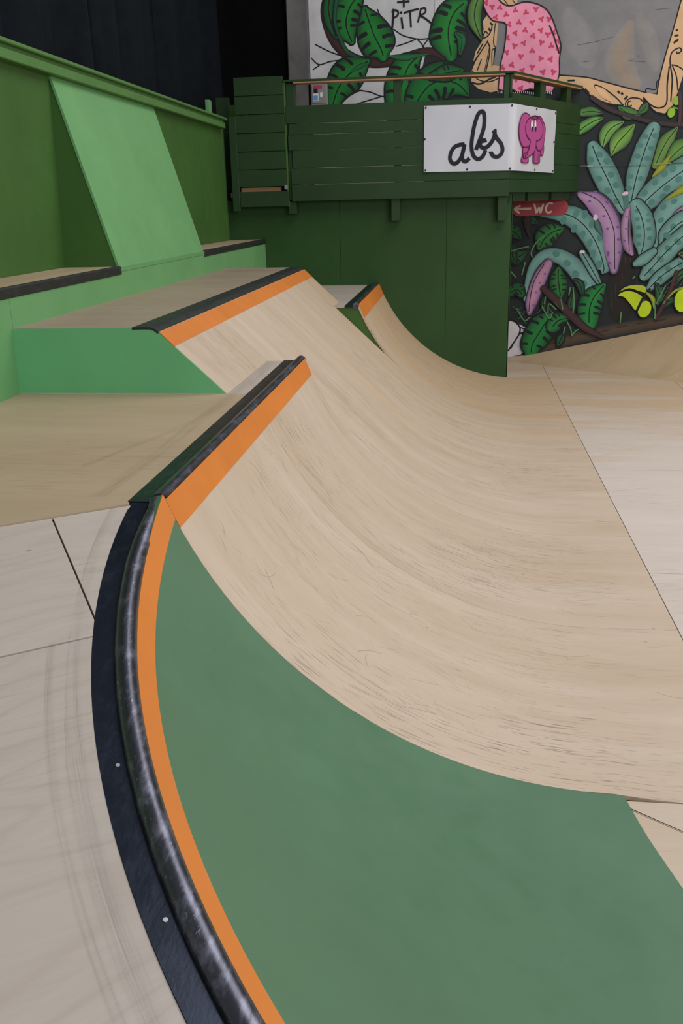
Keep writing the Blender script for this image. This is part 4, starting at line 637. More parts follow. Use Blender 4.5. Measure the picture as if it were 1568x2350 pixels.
  ('painted_leaf',(('r',((3.548,3.196),(3.325,3.094),(3.196,2.927),(3.147,2.695)),(0.091,0.33,0.33,0.091),(0.011,0.011,0.014),(0.011,0.011,0.014)),('r',((3.548,3.196),(3.325,3.094),(3.196,2.927),(3.147,2.695)),(0.053,0.293,0.293,0.053),(0.187,0.388,0.083),(0.04,0.098,0.029)),('s',((3.548,3.196),(3.325,3.094),(3.196,2.927),(3.147,2.695)),0.021,(0.018,0.034,0.016))), None),
  ('painted_leaf',(('r',((3.783,3.116),(3.617,2.938),(3.452,2.748),(3.351,2.529)),(0.117,0.383,0.383,0.091),(0.011,0.011,0.014),(0.011,0.011,0.014)),('r',((3.783,3.116),(3.617,2.938),(3.452,2.748),(3.351,2.529)),(0.08,0.346,0.346,0.053),(0.203,0.4,0.074),(0.04,0.098,0.029)),('s',((3.783,3.116),(3.617,2.938),(3.452,2.748),(3.351,2.529)),0.021,(0.018,0.034,0.016))), None),
  ('painted_leaf',(('r',((3.12,3.295),(2.932,3.24),(2.72,3.125),(2.635,3.042)),(0.064,0.224,0.277,0.197),(0.011,0.011,0.014),(0.011,0.011,0.014)),('r',((3.12,3.295),(2.932,3.24),(2.72,3.125),(2.635,3.042)),(0.027,0.186,0.24,0.16),(0.158,0.412,0.074),(0.04,0.098,0.029)),('s',((3.12,3.295),(2.932,3.24),(2.72,3.125),(2.635,3.042)),0.021,(0.018,0.034,0.016))), None),
  ('painted_leaf',(('r',((3.101,3.392),(2.868,3.436),(2.664,3.419)),(0.064,0.224,0.197),(0.011,0.011,0.014),(0.011,0.011,0.014)),('r',((3.101,3.392),(2.868,3.436),(2.664,3.419)),(0.027,0.186,0.16),(0.083,0.219,0.05),(0.04,0.098,0.029)),('s',((3.101,3.392),(2.868,3.436),(2.664,3.419)),0.021,(0.018,0.034,0.016))), None),
  ('painted_leaf',(('r',((4.713,3.038),(4.543,2.813),(4.413,2.547),(4.32,2.291)),(0.091,0.33,0.357,0.224),(0.011,0.011,0.014),(0.011,0.011,0.014)),('r',((4.713,3.038),(4.543,2.813),(4.413,2.547),(4.32,2.291)),(0.053,0.293,0.319,0.186),(0.145,0.272,0.061),(0.04,0.098,0.029)),('s',((4.713,3.038),(4.543,2.813),(4.413,2.547),(4.32,2.291)),0.021,(0.018,0.034,0.016))), None),
  ('painted_leaf',(('r',((5.054,2.748),(4.814,2.609),(4.581,2.37)),(0.197,0.437,0.197),(0.011,0.011,0.014),(0.011,0.011,0.014)),('r',((5.054,2.748),(4.814,2.609),(4.581,2.37)),(0.16,0.399,0.16),(0.12,0.272,0.053),(0.04,0.098,0.029)),('s',((5.054,2.748),(4.814,2.609),(4.581,2.37)),0.021,(0.018,0.034,0.016))), None),
  ('painted_leaf',(('r',((3.45,3.501),(3.637,3.374),(3.867,3.342)),(0.091,0.277,0.144),(0.011,0.011,0.014),(0.011,0.011,0.014)),('r',((3.45,3.501),(3.637,3.374),(3.867,3.342)),(0.053,0.24,0.106),(0.065,0.211,0.043),(0.04,0.098,0.029)),('s',((3.45,3.501),(3.637,3.374),(3.867,3.342)),0.021,(0.018,0.034,0.016))), None),
  ('painted_leaf',(('r',((3.865,3.366),(3.984,3.458),(4.027,3.553)),(0.091,0.197,0.091),(0.011,0.011,0.014),(0.011,0.011,0.014)),('r',((3.865,3.366),(3.984,3.458),(4.027,3.553)),(0.053,0.16,0.053),(0.057,0.158,0.037),(0.04,0.098,0.029)),('s',((3.865,3.366),(3.984,3.458),(4.027,3.553)),0.021,(0.018,0.034,0.016))), None),
  ('painted_fruit',(('e',4.566,3.355,0.096,0.117,-0.2,(0.011,0.011,0.014)),('e',4.566,3.355,0.08,0.101,-0.2,(0.263,0.475,0.029)),('e',4.656,3.59,0.08,0.091,0,(0.263,0.475,0.029)),('s',((4.587,3.462),(4.715,3.434),(4.758,3.504)),0.032,(0.138,0.302,0.029))), None),
  ('painted_branch',(('r',((2.851,3.713),(3.222,3.484),(3.614,3.339),(4.157,3.188),(4.719,3.11),(5.017,3.136)),(0.101,0.112,0.091,0.101,0.106,0.096),(0.053,0.031,0.034),(0.012,0.012,0.014)),), None),
  ('painted_branch',(('r',((4.712,3.742),(4.75,3.456),(4.755,3.121)),(0.096,0.096,0.08),(0.083,0.037,0.04),(0.012,0.012,0.014)),), None),
  ('painted_leaf',(('r',((2.925,2.726),(3.06,2.438),(3.265,2.082),(3.473,1.698),(3.695,1.336)),(0.293,0.532,0.586,0.506,0.213),(0.011,0.011,0.014),(0.011,0.011,0.014)),('r',((2.925,2.726),(3.06,2.438),(3.265,2.082),(3.473,1.698),(3.695,1.336)),(0.24,0.479,0.532,0.453,0.16),(0.165,0.333,0.292),(0.074,0.165,0.151)),('e',2.904,2.442,0.08,0.064,-0.5,(0.074,0.195,0.165)),('e',3.092,2.548,0.08,0.064,-0.5,(0.074,0.195,0.165)),('e',3.257,2.395,0.08,0.064,-0.5,(0.074,0.195,0.165)),('e',3.112,2.036,0.08,0.064,-0.5,(0.074,0.195,0.165)),('e',3.366,2.117,0.08,0.064,-0.5,(0.074,0.195,0.165)),('e',3.499,1.887,0.08,0.064,-0.5,(0.074,0.195,0.165)),('e',3.311,1.778,0.08,0.064,-0.5,(0.074,0.195,0.165)),('e',3.536,1.544,0.08,0.064,-0.5,(0.074,0.195,0.165)),('s',((2.925,2.726),(3.06,2.438),(3.265,2.082),(3.473,1.698),(3.695,1.336)),0.021,(0.011,0.011,0.014))), None),
  ('painted_leaf',(('r',((4.219,3.053),(4.114,2.777),(4.005,2.386),(3.918,2.015),(3.85,1.537)),(0.346,0.453,0.506,0.479,0.213),(0.011,0.011,0.014),(0.011,0.011,0.014)),('r',((4.219,3.053),(4.114,2.777),(4.005,2.386),(3.918,2.015),(3.85,1.537)),(0.293,0.399,0.453,0.426,0.16),(0.165,0.333,0.292),(0.074,0.165,0.151)),('e',4.042,2.889,0.08,0.053,-0.2,(0.074,0.195,0.165)),('e',4.27,2.894,0.08,0.053,-0.2,(0.074,0.195,0.165)),('e',3.941,2.709,0.08,0.053,-0.2,(0.074,0.195,0.165)),('e',4.202,2.639,0.08,0.053,-0.2,(0.074,0.195,0.165)),('e',3.907,2.488,0.08,0.053,-0.2,(0.074,0.195,0.165)),('e',4.142,2.432,0.08,0.053,-0.2,(0.074,0.195,0.165)),('e',3.784,2.069,0.08,0.053,-0.2,(0.074,0.195,0.165)),('e',4.034,2.012,0.08,0.053,-0.2,(0.074,0.195,0.165)),('e',3.777,1.817,0.08,0.053,-0.2,(0.074,0.195,0.165)),('s',((4.219,3.053),(4.114,2.777),(4.005,2.386),(3.918,2.015),(3.85,1.537)),0.021,(0.011,0.011,0.014))), None),
  ('painted_leaf',(('r',((5.099,2.269),(4.763,2.043),(4.451,1.801),(4.162,1.53),(3.996,1.33)),(0.586,0.639,0.612,0.506,0.213),(0.011,0.011,0.014),(0.011,0.011,0.014)),('r',((5.099,2.269),(4.763,2.043),(4.451,1.801),(4.162,1.53),(3.996,1.33)),(0.532,0.586,0.559,0.453,0.16),(0.165,0.333,0.292),(0.074,0.165,0.151)),('e',4.528,2.099,0.08,0.069,0.7,(0.074,0.195,0.165)),('e',4.846,1.979,0.08,0.069,0.7,(0.074,0.195,0.165)),('e',4.337,1.929,0.08,0.069,0.7,(0.074,0.195,0.165)),('e',4.605,1.797,0.08,0.069,0.7,(0.074,0.195,0.165)),('e',4.294,1.501,0.08,0.069,0.7,(0.074,0.195,0.165)),('e',4.122,1.708,0.08,0.069,0.7,(0.074,0.195,0.165)),('e',4.699,2.194,0.08,0.069,0.7,(0.074,0.195,0.165)),('e',4.543,1.622,0.08,0.069,0.7,(0.074,0.195,0.165)),('s',((5.099,2.269),(4.763,2.043),(4.451,1.801),(4.162,1.53),(3.996,1.33)),0.021,(0.011,0.011,0.014))), None),
  ('painted_leaf',(('r',((5.159,1.633),(4.817,1.438),(4.584,1.138),(4.482,0.805),(4.446,0.283)),(0.532,0.586,0.559,0.453,0.213),(0.011,0.011,0.014),(0.011,0.011,0.014)),('r',((5.159,1.633),(4.817,1.438),(4.584,1.138),(4.482,0.805),(4.446,0.283)),(0.479,0.532,0.506,0.399,0.16),(0.165,0.333,0.292),(0.074,0.165,0.151)),('e',4.563,1.393,0.075,0.059,0.7,(0.074,0.195,0.165)),('e',4.784,1.515,0.075,0.059,0.7,(0.074,0.195,0.165)),('e',4.534,1.113,0.075,0.059,0.7,(0.074,0.195,0.165))), None),
  ('painted_leaf',(('r',((1.831,1.3),(2.257,1.316),(2.608,1.218),(2.915,0.965),(3.179,0.568),(3.342,0.115),(3.324,-0.018)),(0.133,0.373,0.506,0.532,0.506,0.373,0.106),(0.011,0.011,0.014),(0.011,0.011,0.014)),('r',((1.831,1.3),(2.257,1.316),(2.608,1.218),(2.915,0.965),(3.179,0.568),(3.342,0.115),(3.324,-0.018)),(0.08,0.319,0.453,0.479,0.453,0.319,0.053),(0.165,0.333,0.292),(0.074,0.165,0.151)),('e',2.372,1.158,0.069,0.096,-0.3,(0.074,0.195,0.165)),('e',2.656,1.308,0.069,0.096,-0.3,(0.074,0.195,0.165)),('e',2.622,0.971,0.069,0.096,-0.3,(0.074,0.195,0.165)),('e',2.843,1.278,0.069,0.096,-0.3,(0.074,0.195,0.165)),('e',2.816,0.837,0.069,0.096,-0.3,(0.074,0.195,0.165)),('e',3.015,1.067,0.069,0.096,-0.3,(0.074,0.195,0.165)),('e',2.987,0.65,0.069,0.096,-0.3,(0.074,0.195,0.165)),('e',3.219,0.777,0.069,0.096,-0.3,(0.074,0.195,0.165)),('e',3.082,0.411,0.069,0.096,-0.3,(0.074,0.195,0.165)),('e',3.231,0.17,0.069,0.096,-0.3,(0.074,0.195,0.165)),('s',((1.831,1.3),(2.257,1.316),(2.608,1.218),(2.915,0.965),(3.179,0.568),(3.342,0.115),(3.324,-0.018)),0.021,(0.011,0.011,0.014))), None),
  ('painted_leaf',(('r',((3.962,1.433),(4.097,1.199),(4.187,0.888),(4.195,0.628),(4.158,0.419)),(0.399,0.506,0.532,0.506,0.213),(0.011,0.011,0.014),(0.011,0.011,0.014)),('r',((3.962,1.433),(4.097,1.199),(4.187,0.888),(4.195,0.628),(4.158,0.419)),(0.346,0.453,0.479,0.453,0.16),(0.165,0.333,0.292),(0.074,0.165,0.151)),('e',3.996,1.33,0.059,0.045,0,(0.074,0.195,0.165)),('e',4.01,1.15,0.059,0.045,0,(0.074,0.195,0.165)),('e',4.05,0.968,0.059,0.045,0,(0.074,0.195,0.165)),('e',4.064,0.787,0.059,0.045,0,(0.074,0.195,0.165)),('e',4.078,0.604,0.059,0.045,0,(0.074,0.195,0.165)),('e',4.263,1.247,0.059,0.045,0,(0.074,0.195,0.165)),('e',4.26,1.119,0.059,0.045,0,(0.074,0.195,0.165)),('e',4.288,0.938,0.059,0.045,0,(0.074,0.195,0.165)),('e',4.318,0.73,0.059,0.045,0,(0.074,0.195,0.165)),('s',((3.962,1.433),(4.097,1.199),(4.187,0.888),(4.195,0.628),(4.158,0.419)),0.021,(0.011,0.011,0.014))), None),
  ('painted_flower',(('r',((2.712,1.717),(3.064,1.555),(3.319,1.267),(3.474,0.928),(3.542,0.509),(3.575,0.031)),(0.16,0.453,0.506,0.479,0.453,0.213),(0.219,0.114,0.245),(0.011,0.011,0.014)),('r',((2.727,1.691),(3.038,1.543),(3.293,1.255),(3.447,0.929),(3.516,0.509),(3.574,0.045)),(0.133,0.399,0.439,0.413,0.399,0.16),(0.412,0.245,0.4),(0.219,0.114,0.245)),('s',((2.762,1.754),(3.115,1.58),(3.344,1.293),(3.515,0.901),(3.556,0.508),(3.592,0.058)),0.019,(0.011,0.011,0.014)),('e',2.932,1.558,0.037,0.027,0,(0.165,0.074,0.254)),('e',3.269,1.23,0.037,0.027,0,(0.165,0.074,0.254)),('e',3.327,1.536,0.048,0.037,0,(0.165,0.074,0.254)),('e',3.366,0.956,0.037,0.027,0,(0.165,0.074,0.254)),('e',3.601,0.99,0.043,0.032,0,(0.165,0.074,0.254)),('e',3.634,0.717,0.043,0.032,0,(0.165,0.074,0.254)),('e',3.416,0.405,0.037,0.064,0,(0.165,0.074,0.254)),('e',3.668,0.427,0.032,0.027,0,(0.165,0.074,0.254)),('e',3.444,0.193,0.048,0.037,0,(0.165,0.074,0.254)),('e',3.051,1.759,0.043,0.027,0,(0.165,0.074,0.254))), None),
  ('painted_flower',(('r',((3.795,1.398),(3.764,1.103),(3.785,0.818),(3.857,0.556),(3.948,0.396)),(0.133,0.226,0.245,0.24,0.106),(0.412,0.245,0.4),(0.011,0.011,0.014)),('s',((3.826,1.333),(3.832,0.895),(3.891,0.45)),0.016,(0.011,0.011,0.014)),('e',3.77,1.206,0.024,0.021,0,(0.165,0.074,0.254)),('e',3.776,0.948,0.027,0.021,0,(0.165,0.074,0.254)),('e',3.768,0.688,0.027,0.021,0,(0.165,0.074,0.254))), None),
  ('painted_flower',(('r',((5.178,1.43),(4.887,1.233),(4.676,0.982)),(0.186,0.202,0.027),(0.412,0.245,0.4),(0.011,0.011,0.014)),), None),
  ('painted_leaf',(('r',((5.301,1.224),(4.955,1.053),(4.691,0.801),(4.602,0.62)),(0.453,0.479,0.426,0.213),(0.011,0.011,0.014),(0.011,0.011,0.014)),('r',((5.301,1.224),(4.955,1.053),(4.691,0.801),(4.602,0.62)),(0.399,0.426,0.373,0.16),(0.165,0.333,0.292),(0.074,0.165,0.151)),('e',4.806,0.979,0.069,0.059,0.7,(0.074,0.195,0.165)),('e',4.959,0.718,0.069,0.059,0.7,(0.074,0.195,0.165)),('e',4.672,0.723,0.069,0.059,0.7,(0.074,0.195,0.165)),('s',((5.301,1.224),(4.955,1.053),(4.691,0.801),(4.602,0.62)),0.021,(0.011,0.011,0.014))), None),
  ('painted_flower_tip',(('e',3.707,1.705,0.069,0.043,0.3,(0.696,0.475,0.587)),('s',((3.705,1.667),(3.747,1.514),(3.744,1.386)),0.117,(0.074,0.165,0.151))), None),
  ('painted_flower_tip',(('r',((3.086,1.195),(3.151,1.012),(3.255,0.828)),(0.08,0.16,0.053),(0.074,0.165,0.151),(0.011,0.011,0.014)),('e',3.085,1.208,0.053,0.064,0,(0.696,0.475,0.587))), None),
  ('painted_shoot',(('r',((4.622,2.492),(4.464,2.25),(4.275,2.056)),(0.027,0.16,0.037),(0.302,0.322,0.029),(0.108,0.12,0.018)),), None),
  ('painted_shoot',(('r',((5.184,1.907),(4.942,1.763),(4.6,1.557)),(0.16,0.176,0.027),(0.302,0.322,0.029),(0.108,0.12,0.018)),), None),
  ('painted_leaf',(('r',((3.108,-0.444),(2.872,-0.117),(2.612,0.182),(2.305,0.373),(2.007,0.378),(1.771,0.195),(1.635,-0.154),(1.571,-0.617)),(0.453,0.453,0.426,0.373,0.346,0.266,0.186,0.106),(0.011,0.011,0.014),(0.011,0.011,0.014)),('r',((3.108,-0.444),(2.872,-0.117),(2.612,0.182),(2.305,0.373),(2.007,0.378),(1.771,0.195),(1.635,-0.154),(1.571,-0.617)),(0.399,0.399,0.373,0.319,0.293,0.213,0.133,0.053),(0.165,0.333,0.292),(0.074,0.165,0.151)),('e',2.907,-0.252,0.091,0.075,-0.6,(0.074,0.195,0.165)),('e',2.719,-0.034,0.091,0.075,-0.6,(0.074,0.195,0.165)),('e',2.503,0.21,0.091,0.075,-0.6,(0.074,0.195,0.165)),('e',2.248,0.427,0.091,0.075,-0.6,(0.074,0.195,0.165))), None),
  ('painted_flower',(('r',((2.082,0.23),(1.944,-0.023),(1.822,-0.346),(1.727,-0.702),(1.694,-0.922)),(0.24,0.346,0.359,0.306,0.133),(0.219,0.114,0.245),(0.011,0.011,0.014)),('r',((2.083,0.204),(1.945,-0.036),(1.822,-0.346),(1.726,-0.688),(1.698,-0.881)),(0.186,0.28,0.293,0.24,0.106),(0.475,0.236,0.343),(0.219,0.114,0.245)),('s',((1.988,0.205),(1.786,-0.156),(1.705,-0.509),(1.679,-0.894)),0.019,(0.011,0.011,0.014)),('e',2.012,-0.024,0.032,0.027,0,(0.219,0.114,0.245)),('e',1.899,-0.225,0.032,0.027,0,(0.219,0.114,0.245)),('e',1.826,-0.442,0.032,0.027,0,(0.219,0.114,0.245)),('e',1.789,-0.744,0.037,0.037,0,(0.219,0.114,0.245))), None),
  ('painted_leaf',(('r',((2.826,0.444),(2.988,0.203),(3.137,-0.04),(3.288,-0.284)),(0.186,0.229,0.213,0.133),(0.011,0.011,0.014),(0.011,0.011,0.014)),('r',((2.826,0.444),(2.988,0.203),(3.137,-0.04),(3.288,-0.284)),(0.133,0.176,0.16,0.08),(0.165,0.333,0.292),(0.074,0.165,0.151)),('e',2.991,0.149,0.037,0.032,0,(0.074,0.195,0.165)),('s',((2.826,0.444),(2.988,0.203),(3.137,-0.04),(3.288,-0.284)),0.021,(0.011,0.011,0.014))), None),
  ('painted_flower_tip',(('e',2.838,0.462,0.059,0.029,0,(0.696,0.617,0.617)),), None),
  ('painted_leaf',(('r',((4.253,-0.11),(4.435,0.1),(4.65,0.36),(4.89,0.617),(5.226,0.921)),(0.266,0.453,0.479,0.453,0.426),(0.011,0.011,0.014),(0.011,0.011,0.014)),('r',((4.253,-0.11),(4.435,0.1),(4.65,0.36),(4.89,0.617),(5.226,0.921)),(0.213,0.399,0.426,0.399,0.373),(0.165,0.333,0.292),(0.074,0.165,0.151)),('e',4.417,-0.005,0.091,0.064,-0.6,(0.074,0.195,0.165)),('e',4.592,0.269,0.091,0.064,-0.6,(0.074,0.195,0.165)),('e',4.743,0.503,0.091,0.064,-0.6,(0.074,0.195,0.165)),('e',4.94,0.642,0.091,0.064,-0.6,(0.074,0.195,0.165)),('e',4.693,0.777,0.091,0.064,-0.6,(0.074,0.195,0.165)),('s',((4.253,-0.11),(4.435,0.1),(4.65,0.36),(4.89,0.617),(5.226,0.921)),0.021,(0.011,0.011,0.014))), None),
  ('painted_leaf',(('r',((4.406,-0.366),(4.565,-0.194),(4.812,0.015),(5.285,0.297)),(0.213,0.346,0.346,0.346),(0.011,0.011,0.014),(0.011,0.011,0.014)),('r',((4.406,-0.366),(4.565,-0.194),(4.812,0.015),(5.285,0.297)),(0.16,0.293,0.293,0.293),(0.165,0.333,0.292),(0.074,0.165,0.151)),('e',4.616,-0.168,0.059,0.08,0.4,(0.074,0.195,0.165)),('e',4.783,0.042,0.059,0.08,0.4,(0.074,0.195,0.165)),('e',5.037,0.144,0.059,0.08,0.4,(0.074,0.195,0.165)),('s',((4.406,-0.366),(4.565,-0.194),(4.812,0.015),(5.285,0.297)),0.021,(0.011,0.011,0.014))), None),
  ('painted_leaf',(('r',((4.045,0.173),(4.21,0.262),(4.433,0.443)),(0.186,0.293,0.213),(0.011,0.011,0.014),(0.011,0.011,0.014)),('r',((4.045,0.173),(4.21,0.262),(4.433,0.443)),(0.133,0.24,0.16),(0.165,0.333,0.292),(0.074,0.165,0.151))), None),
  ('painted_leaf',(('r',((2.381,0.978),(2.144,0.904),(1.963,0.75),(1.863,0.567)),(0.122,0.469,0.522,0.176),(0.011,0.011,0.014),(0.011,0.011,0.014)),('r',((2.381,0.978),(2.144,0.904),(1.963,0.75),(1.863,0.567)),(0.053,0.399,0.453,0.106),(0.022,0.187,0.026),(0.008,0.065,0.018)),('s',((2.381,0.978),(2.144,0.904),(1.963,0.75),(1.863,0.567)),0.027,(0.011,0.011,0.014)),('r',((2.265,0.765),(2.261,0.815),(2.248,0.862)),(0.032,0.042,0.045),(0.011,0.011,0.014),(0.011,0.011,0.014)),('r',((2.136,1.085),(2.17,1.046),(2.195,1.003)),(0.029,0.038,0.042),(0.011,0.011,0.014),(0.011,0.011,0.014)),('r',((2.223,0.667),(2.197,0.731),(2.161,0.786)),(0.038,0.05,0.054),(0.011,0.011,0.014),(0.011,0.011,0.014)),('r',((1.98,1.066),(2.035,1.025),(2.079,0.978)),(0.036,0.046,0.05),(0.011,0.011,0.014),(0.011,0.011,0.014)),('r',((2.188,0.625),(2.154,0.687),(2.112,0.74)),(0.046,0.059,0.064),(0.011,0.011,0.014),(0.011,0.011,0.014)),('r',((1.815,0.959),(1.882,0.928),(1.94,0.887)),(0.043,0.055,0.06),(0.011,0.011,0.014),(0.011,0.011,0.014)),('r',((2.065,0.588),(2.029,0.626),(1.989,0.655)),(0.029,0.038,0.041),(0.011,0.011,0.014),(0.011,0.011,0.014)),('r',((1.767,0.725),(1.812,0.718),(1.854,0.703)),(0.023,0.029,0.032),(0.011,0.011,0.014),(0.011,0.011,0.014))), None),
  ('painted_leaf',(('r',((2.32,0.079),(2.316,-0.109),(2.354,-0.326),(2.393,-0.544)),(0.176,0.389,0.442,0.176),(0.011,0.011,0.014),(0.011,0.011,0.014)),('r',((2.32,0.079),(2.316,-0.109),(2.354,-0.326),(2.393,-0.544)),(0.106,0.319,0.373,0.106),(0.02,0.172,0.029),(0.008,0.065,0.018)),('s',((2.32,0.079),(2.316,-0.109),(2.354,-0.326),(2.393,-0.544)),0.027,(0.011,0.011,0.014)),('r',((2.466,-0.081),(2.424,-0.065),(2.383,-0.057)),(0.022,0.028,0.031),(0.011,0.011,0.014),(0.011,0.011,0.014)),('r',((2.166,-0.059),(2.206,-0.047),(2.246,-0.043)),(0.026,0.034,0.037),(0.011,0.011,0.014),(0.011,0.011,0.014)),('r',((2.501,-0.139),(2.449,-0.125),(2.399,-0.122)),(0.026,0.034,0.037),(0.011,0.011,0.014),(0.011,0.011,0.014)),('r',((2.143,-0.157),(2.188,-0.136),(2.233,-0.126)),(0.032,0.041,0.045),(0.011,0.011,0.014),(0.011,0.011,0.014)),('r',((2.546,-0.282),(2.49,-0.27),(2.436,-0.269)),(0.033,0.043,0.046),(0.011,0.011,0.014),(0.011,0.011,0.014)),('r',((2.155,-0.331),(2.205,-0.305),(2.258,-0.291)),(0.029,0.038,0.041),(0.011,0.011,0.014),(0.011,0.011,0.014)),('r',((2.518,-0.398),(2.476,-0.388),(2.435,-0.387)),(0.027,0.035,0.039),(0.011,0.011,0.014),(0.011,0.011,0.014)),('r',((2.194,-0.4),(2.239,-0.378),(2.286,-0.366)),(0.03,0.038,0.042),(0.011,0.011,0.014),(0.011,0.011,0.014))), None),
  ('painted_leaf',(('r',((3.369,-0.299),(3.169,-0.553),(3.078,-0.826),(3.084,-1.157)),(0.176,0.548,0.602,0.469),(0.011,0.011,0.014),(0.011,0.011,0.014)),('r',((3.369,-0.299),(3.169,-0.553),(3.078,-0.826),(3.084,-1.157)),(0.106,0.479,0.532,0.399),(0.016,0.236,0.05),(0.008,0.065,0.018)),('s',((3.369,-0.299),(3.169,-0.553),(3.078,-0.826),(3.084,-1.157)),0.027,(0.011,0.011,0.014)),('r',((3.388,-0.584),(3.355,-0.534),(3.314,-0.492)),(0.036,0.046,0.05),(0.011,0.011,0.014),(0.011,0.011,0.014)),('r',((3.085,-0.333),(3.138,-0.354),(3.185,-0.383)),(0.028,0.037,0.04),(0.011,0.011,0.014),(0.011,0.011,0.014)),('r',((3.383,-0.761),(3.327,-0.705),(3.265,-0.664)),(0.049,0.063,0.069),(0.011,0.011,0.014),(0.011,0.011,0.014)),('r',((2.883,-0.5),(2.961,-0.51),(3.032,-0.534)),(0.05,0.065,0.071),(0.011,0.011,0.014),(0.011,0.011,0.014)),('r',((3.358,-0.865),(3.283,-0.819),(3.204,-0.789)),(0.045,0.058,0.063),(0.011,0.011,0.014),(0.011,0.011,0.014)),('r',((2.805,-0.734),(2.889,-0.727),(2.969,-0.735)),(0.044,0.057,0.062),(0.011,0.011,0.014),(0.011,0.011,0.014)),('r',((3.33,-0.97),(3.26,-0.942),(3.191,-0.929)),(0.046,0.06,0.065),(0.011,0.011,0.014),(0.011,0.011,0.014)),('r',((2.819,-0.965),(2.892,-0.943),(2.966,-0.935)),(0.036,0.047,0.051),(0.011,0.011,0.014),(0.011,0.011,0.014))), None),
  ('painted_leaf',(('r',((2.236,-0.983),(2.078,-1.148),(1.95,-1.371),(1.794,-1.652),(1.775,-1.85)),(0.229,0.575,0.681,0.602,0.389),(0.011,0.011,0.014),(0.011,0.011,0.014)),('r',((2.236,-0.983),(2.078,-1.148),(1.95,-1.371),(1.794,-1.652),(1.775,-1.85)),(0.16,0.506,0.612,0.532,0.319),(0.016,0.203,0.04),(0.008,0.065,0.018)),('s',((2.236,-0.983),(2.078,-1.148),(1.95,-1.371),(1.794,-1.652),(1.775,-1.85)),0.027,(0.011,0.011,0.014)),('r',((2.295,-1.302),(2.255,-1.237),(2.206,-1.184)),(0.038,0.049,0.053),(0.011,0.011,0.014),(0.011,0.011,0.014)),('r',((1.869,-0.973),(1.942,-0.999),(2.006,-1.037)),(0.041,0.053,0.057),(0.011,0.011,0.014),(0.011,0.011,0.014)),('r',((2.267,-1.479),(2.2,-1.404),(2.124,-1.345)),(0.057,0.073,0.08),(0.011,0.011,0.014),(0.011,0.011,0.014)),('r',((1.729,-1.102),(1.82,-1.121),(1.903,-1.155)),(0.05,0.064,0.07),(0.011,0.011,0.014),(0.011,0.011,0.014)),('r',((2.182,-1.631),(2.125,-1.557),(2.059,-1.499)),(0.053,0.069,0.075),(0.011,0.011,0.014),(0.011,0.011,0.014)),('r',((1.591,-1.338),(1.682,-1.359),(1.762,-1.395)),(0.056,0.072,0.078),(0.011,0.011,0.014),(0.011,0.011,0.014)),('r',((2.046,-1.761),(1.984,-1.718),(1.918,-1.69)),(0.047,0.061,0.066),(0.011,0.011,0.014),(0.011,0.011,0.014)),('r',((1.52,-1.644),(1.594,-1.634),(1.666,-1.639)),(0.041,0.053,0.058),(0.011,0.011,0.014),(0.011,0.011,0.014))), None),
  ('painted_leaf',(('r',((2.597,-1.042),(2.38,-1.095),(2.249,-1.233)),(0.112,0.415,0.389),(0.011,0.011,0.014),(0.011,0.011,0.014)),('r',((2.597,-1.042),(2.38,-1.095),(2.249,-1.233)),(0.043,0.346,0.319),(0.016,0.203,0.04),(0.008,0.065,0.018)),('s',((2.597,-1.042),(2.38,-1.095),(2.249,-1.233)),0.027,(0.011,0.011,0.014)),('r',((2.511,-1.178),(2.513,-1.144),(2.509,-1.11)),(0.021,0.027,0.03),(0.011,0.011,0.014),(0.011,0.011,0.014)),('r',((2.482,-1.224),(2.481,-1.177),(2.472,-1.133)),(0.025,0.032,0.035),(0.011,0.011,0.014),(0.011,0.011,0.014)),('r',((2.343,-0.924),(2.375,-0.96),(2.398,-0.999)),(0.024,0.03,0.033),(0.011,0.011,0.014),(0.011,0.011,0.014)),('r',((2.477,-1.268),(2.456,-1.216),(2.426,-1.171)),(0.034,0.044,0.048),(0.011,0.011,0.014),(0.011,0.011,0.014)),('r',((2.225,-0.964),(2.276,-0.996),(2.319,-1.036)),(0.034,0.044,0.049),(0.011,0.011,0.014),(0.011,0.011,0.014)),('r',((2.45,-1.29),(2.421,-1.242),(2.386,-1.202)),(0.032,0.042,0.045),(0.011,0.011,0.014),(0.011,0.011,0.014)),('r',((2.145,-1.058),(2.195,-1.077),(2.239,-1.103)),(0.027,0.035,0.038),(0.011,0.011,0.014),(0.011,0.011,0.014))), None),
  ('painted_leaf',(('r',((1.034,0.979),(1.28,0.921),(1.421,0.787)),(0.229,0.362,0.122),(0.011,0.011,0.014),(0.011,0.011,0.014)),('r',((1.034,0.979),(1.28,0.921),(1.421,0.787)),(0.16,0.293,0.053),(0.014,0.108,0.024),(0.008,0.065,0.018)),('s',((1.034,0.979),(1.28,0.921),(1.421,0.787)),0.027,(0.011,0.011,0.014)),('r',((1.192,1.08),(1.173,1.046),(1.162,1.011)),(0.019,0.024,0.027),(0.011,0.011,0.014),(0.011,0.011,0.014)),('r',((1.121,0.845),(1.114,0.878),(1.113,0.911)),(0.018,0.023,0.025),(0.011,0.011,0.014),(0.011,0.011,0.014)),('r',((1.303,1.069),(1.277,1.038),(1.259,1.004)),(0.028,0.036,0.039),(0.011,0.011,0.014),(0.011,0.011,0.014)),('r',((1.201,0.797),(1.198,0.843),(1.204,0.885)),(0.025,0.033,0.036),(0.011,0.011,0.014),(0.011,0.011,0.014)),('r',((1.417,0.969),(1.386,0.955),(1.36,0.935)),(0.018,0.024,0.026),(0.011,0.011,0.014),(0.011,0.011,0.014)),('r',((1.226,0.794),(1.236,0.832),(1.252,0.864)),(0.023,0.029,0.032),(0.011,0.011,0.014),(0.011,0.011,0.014))), None),
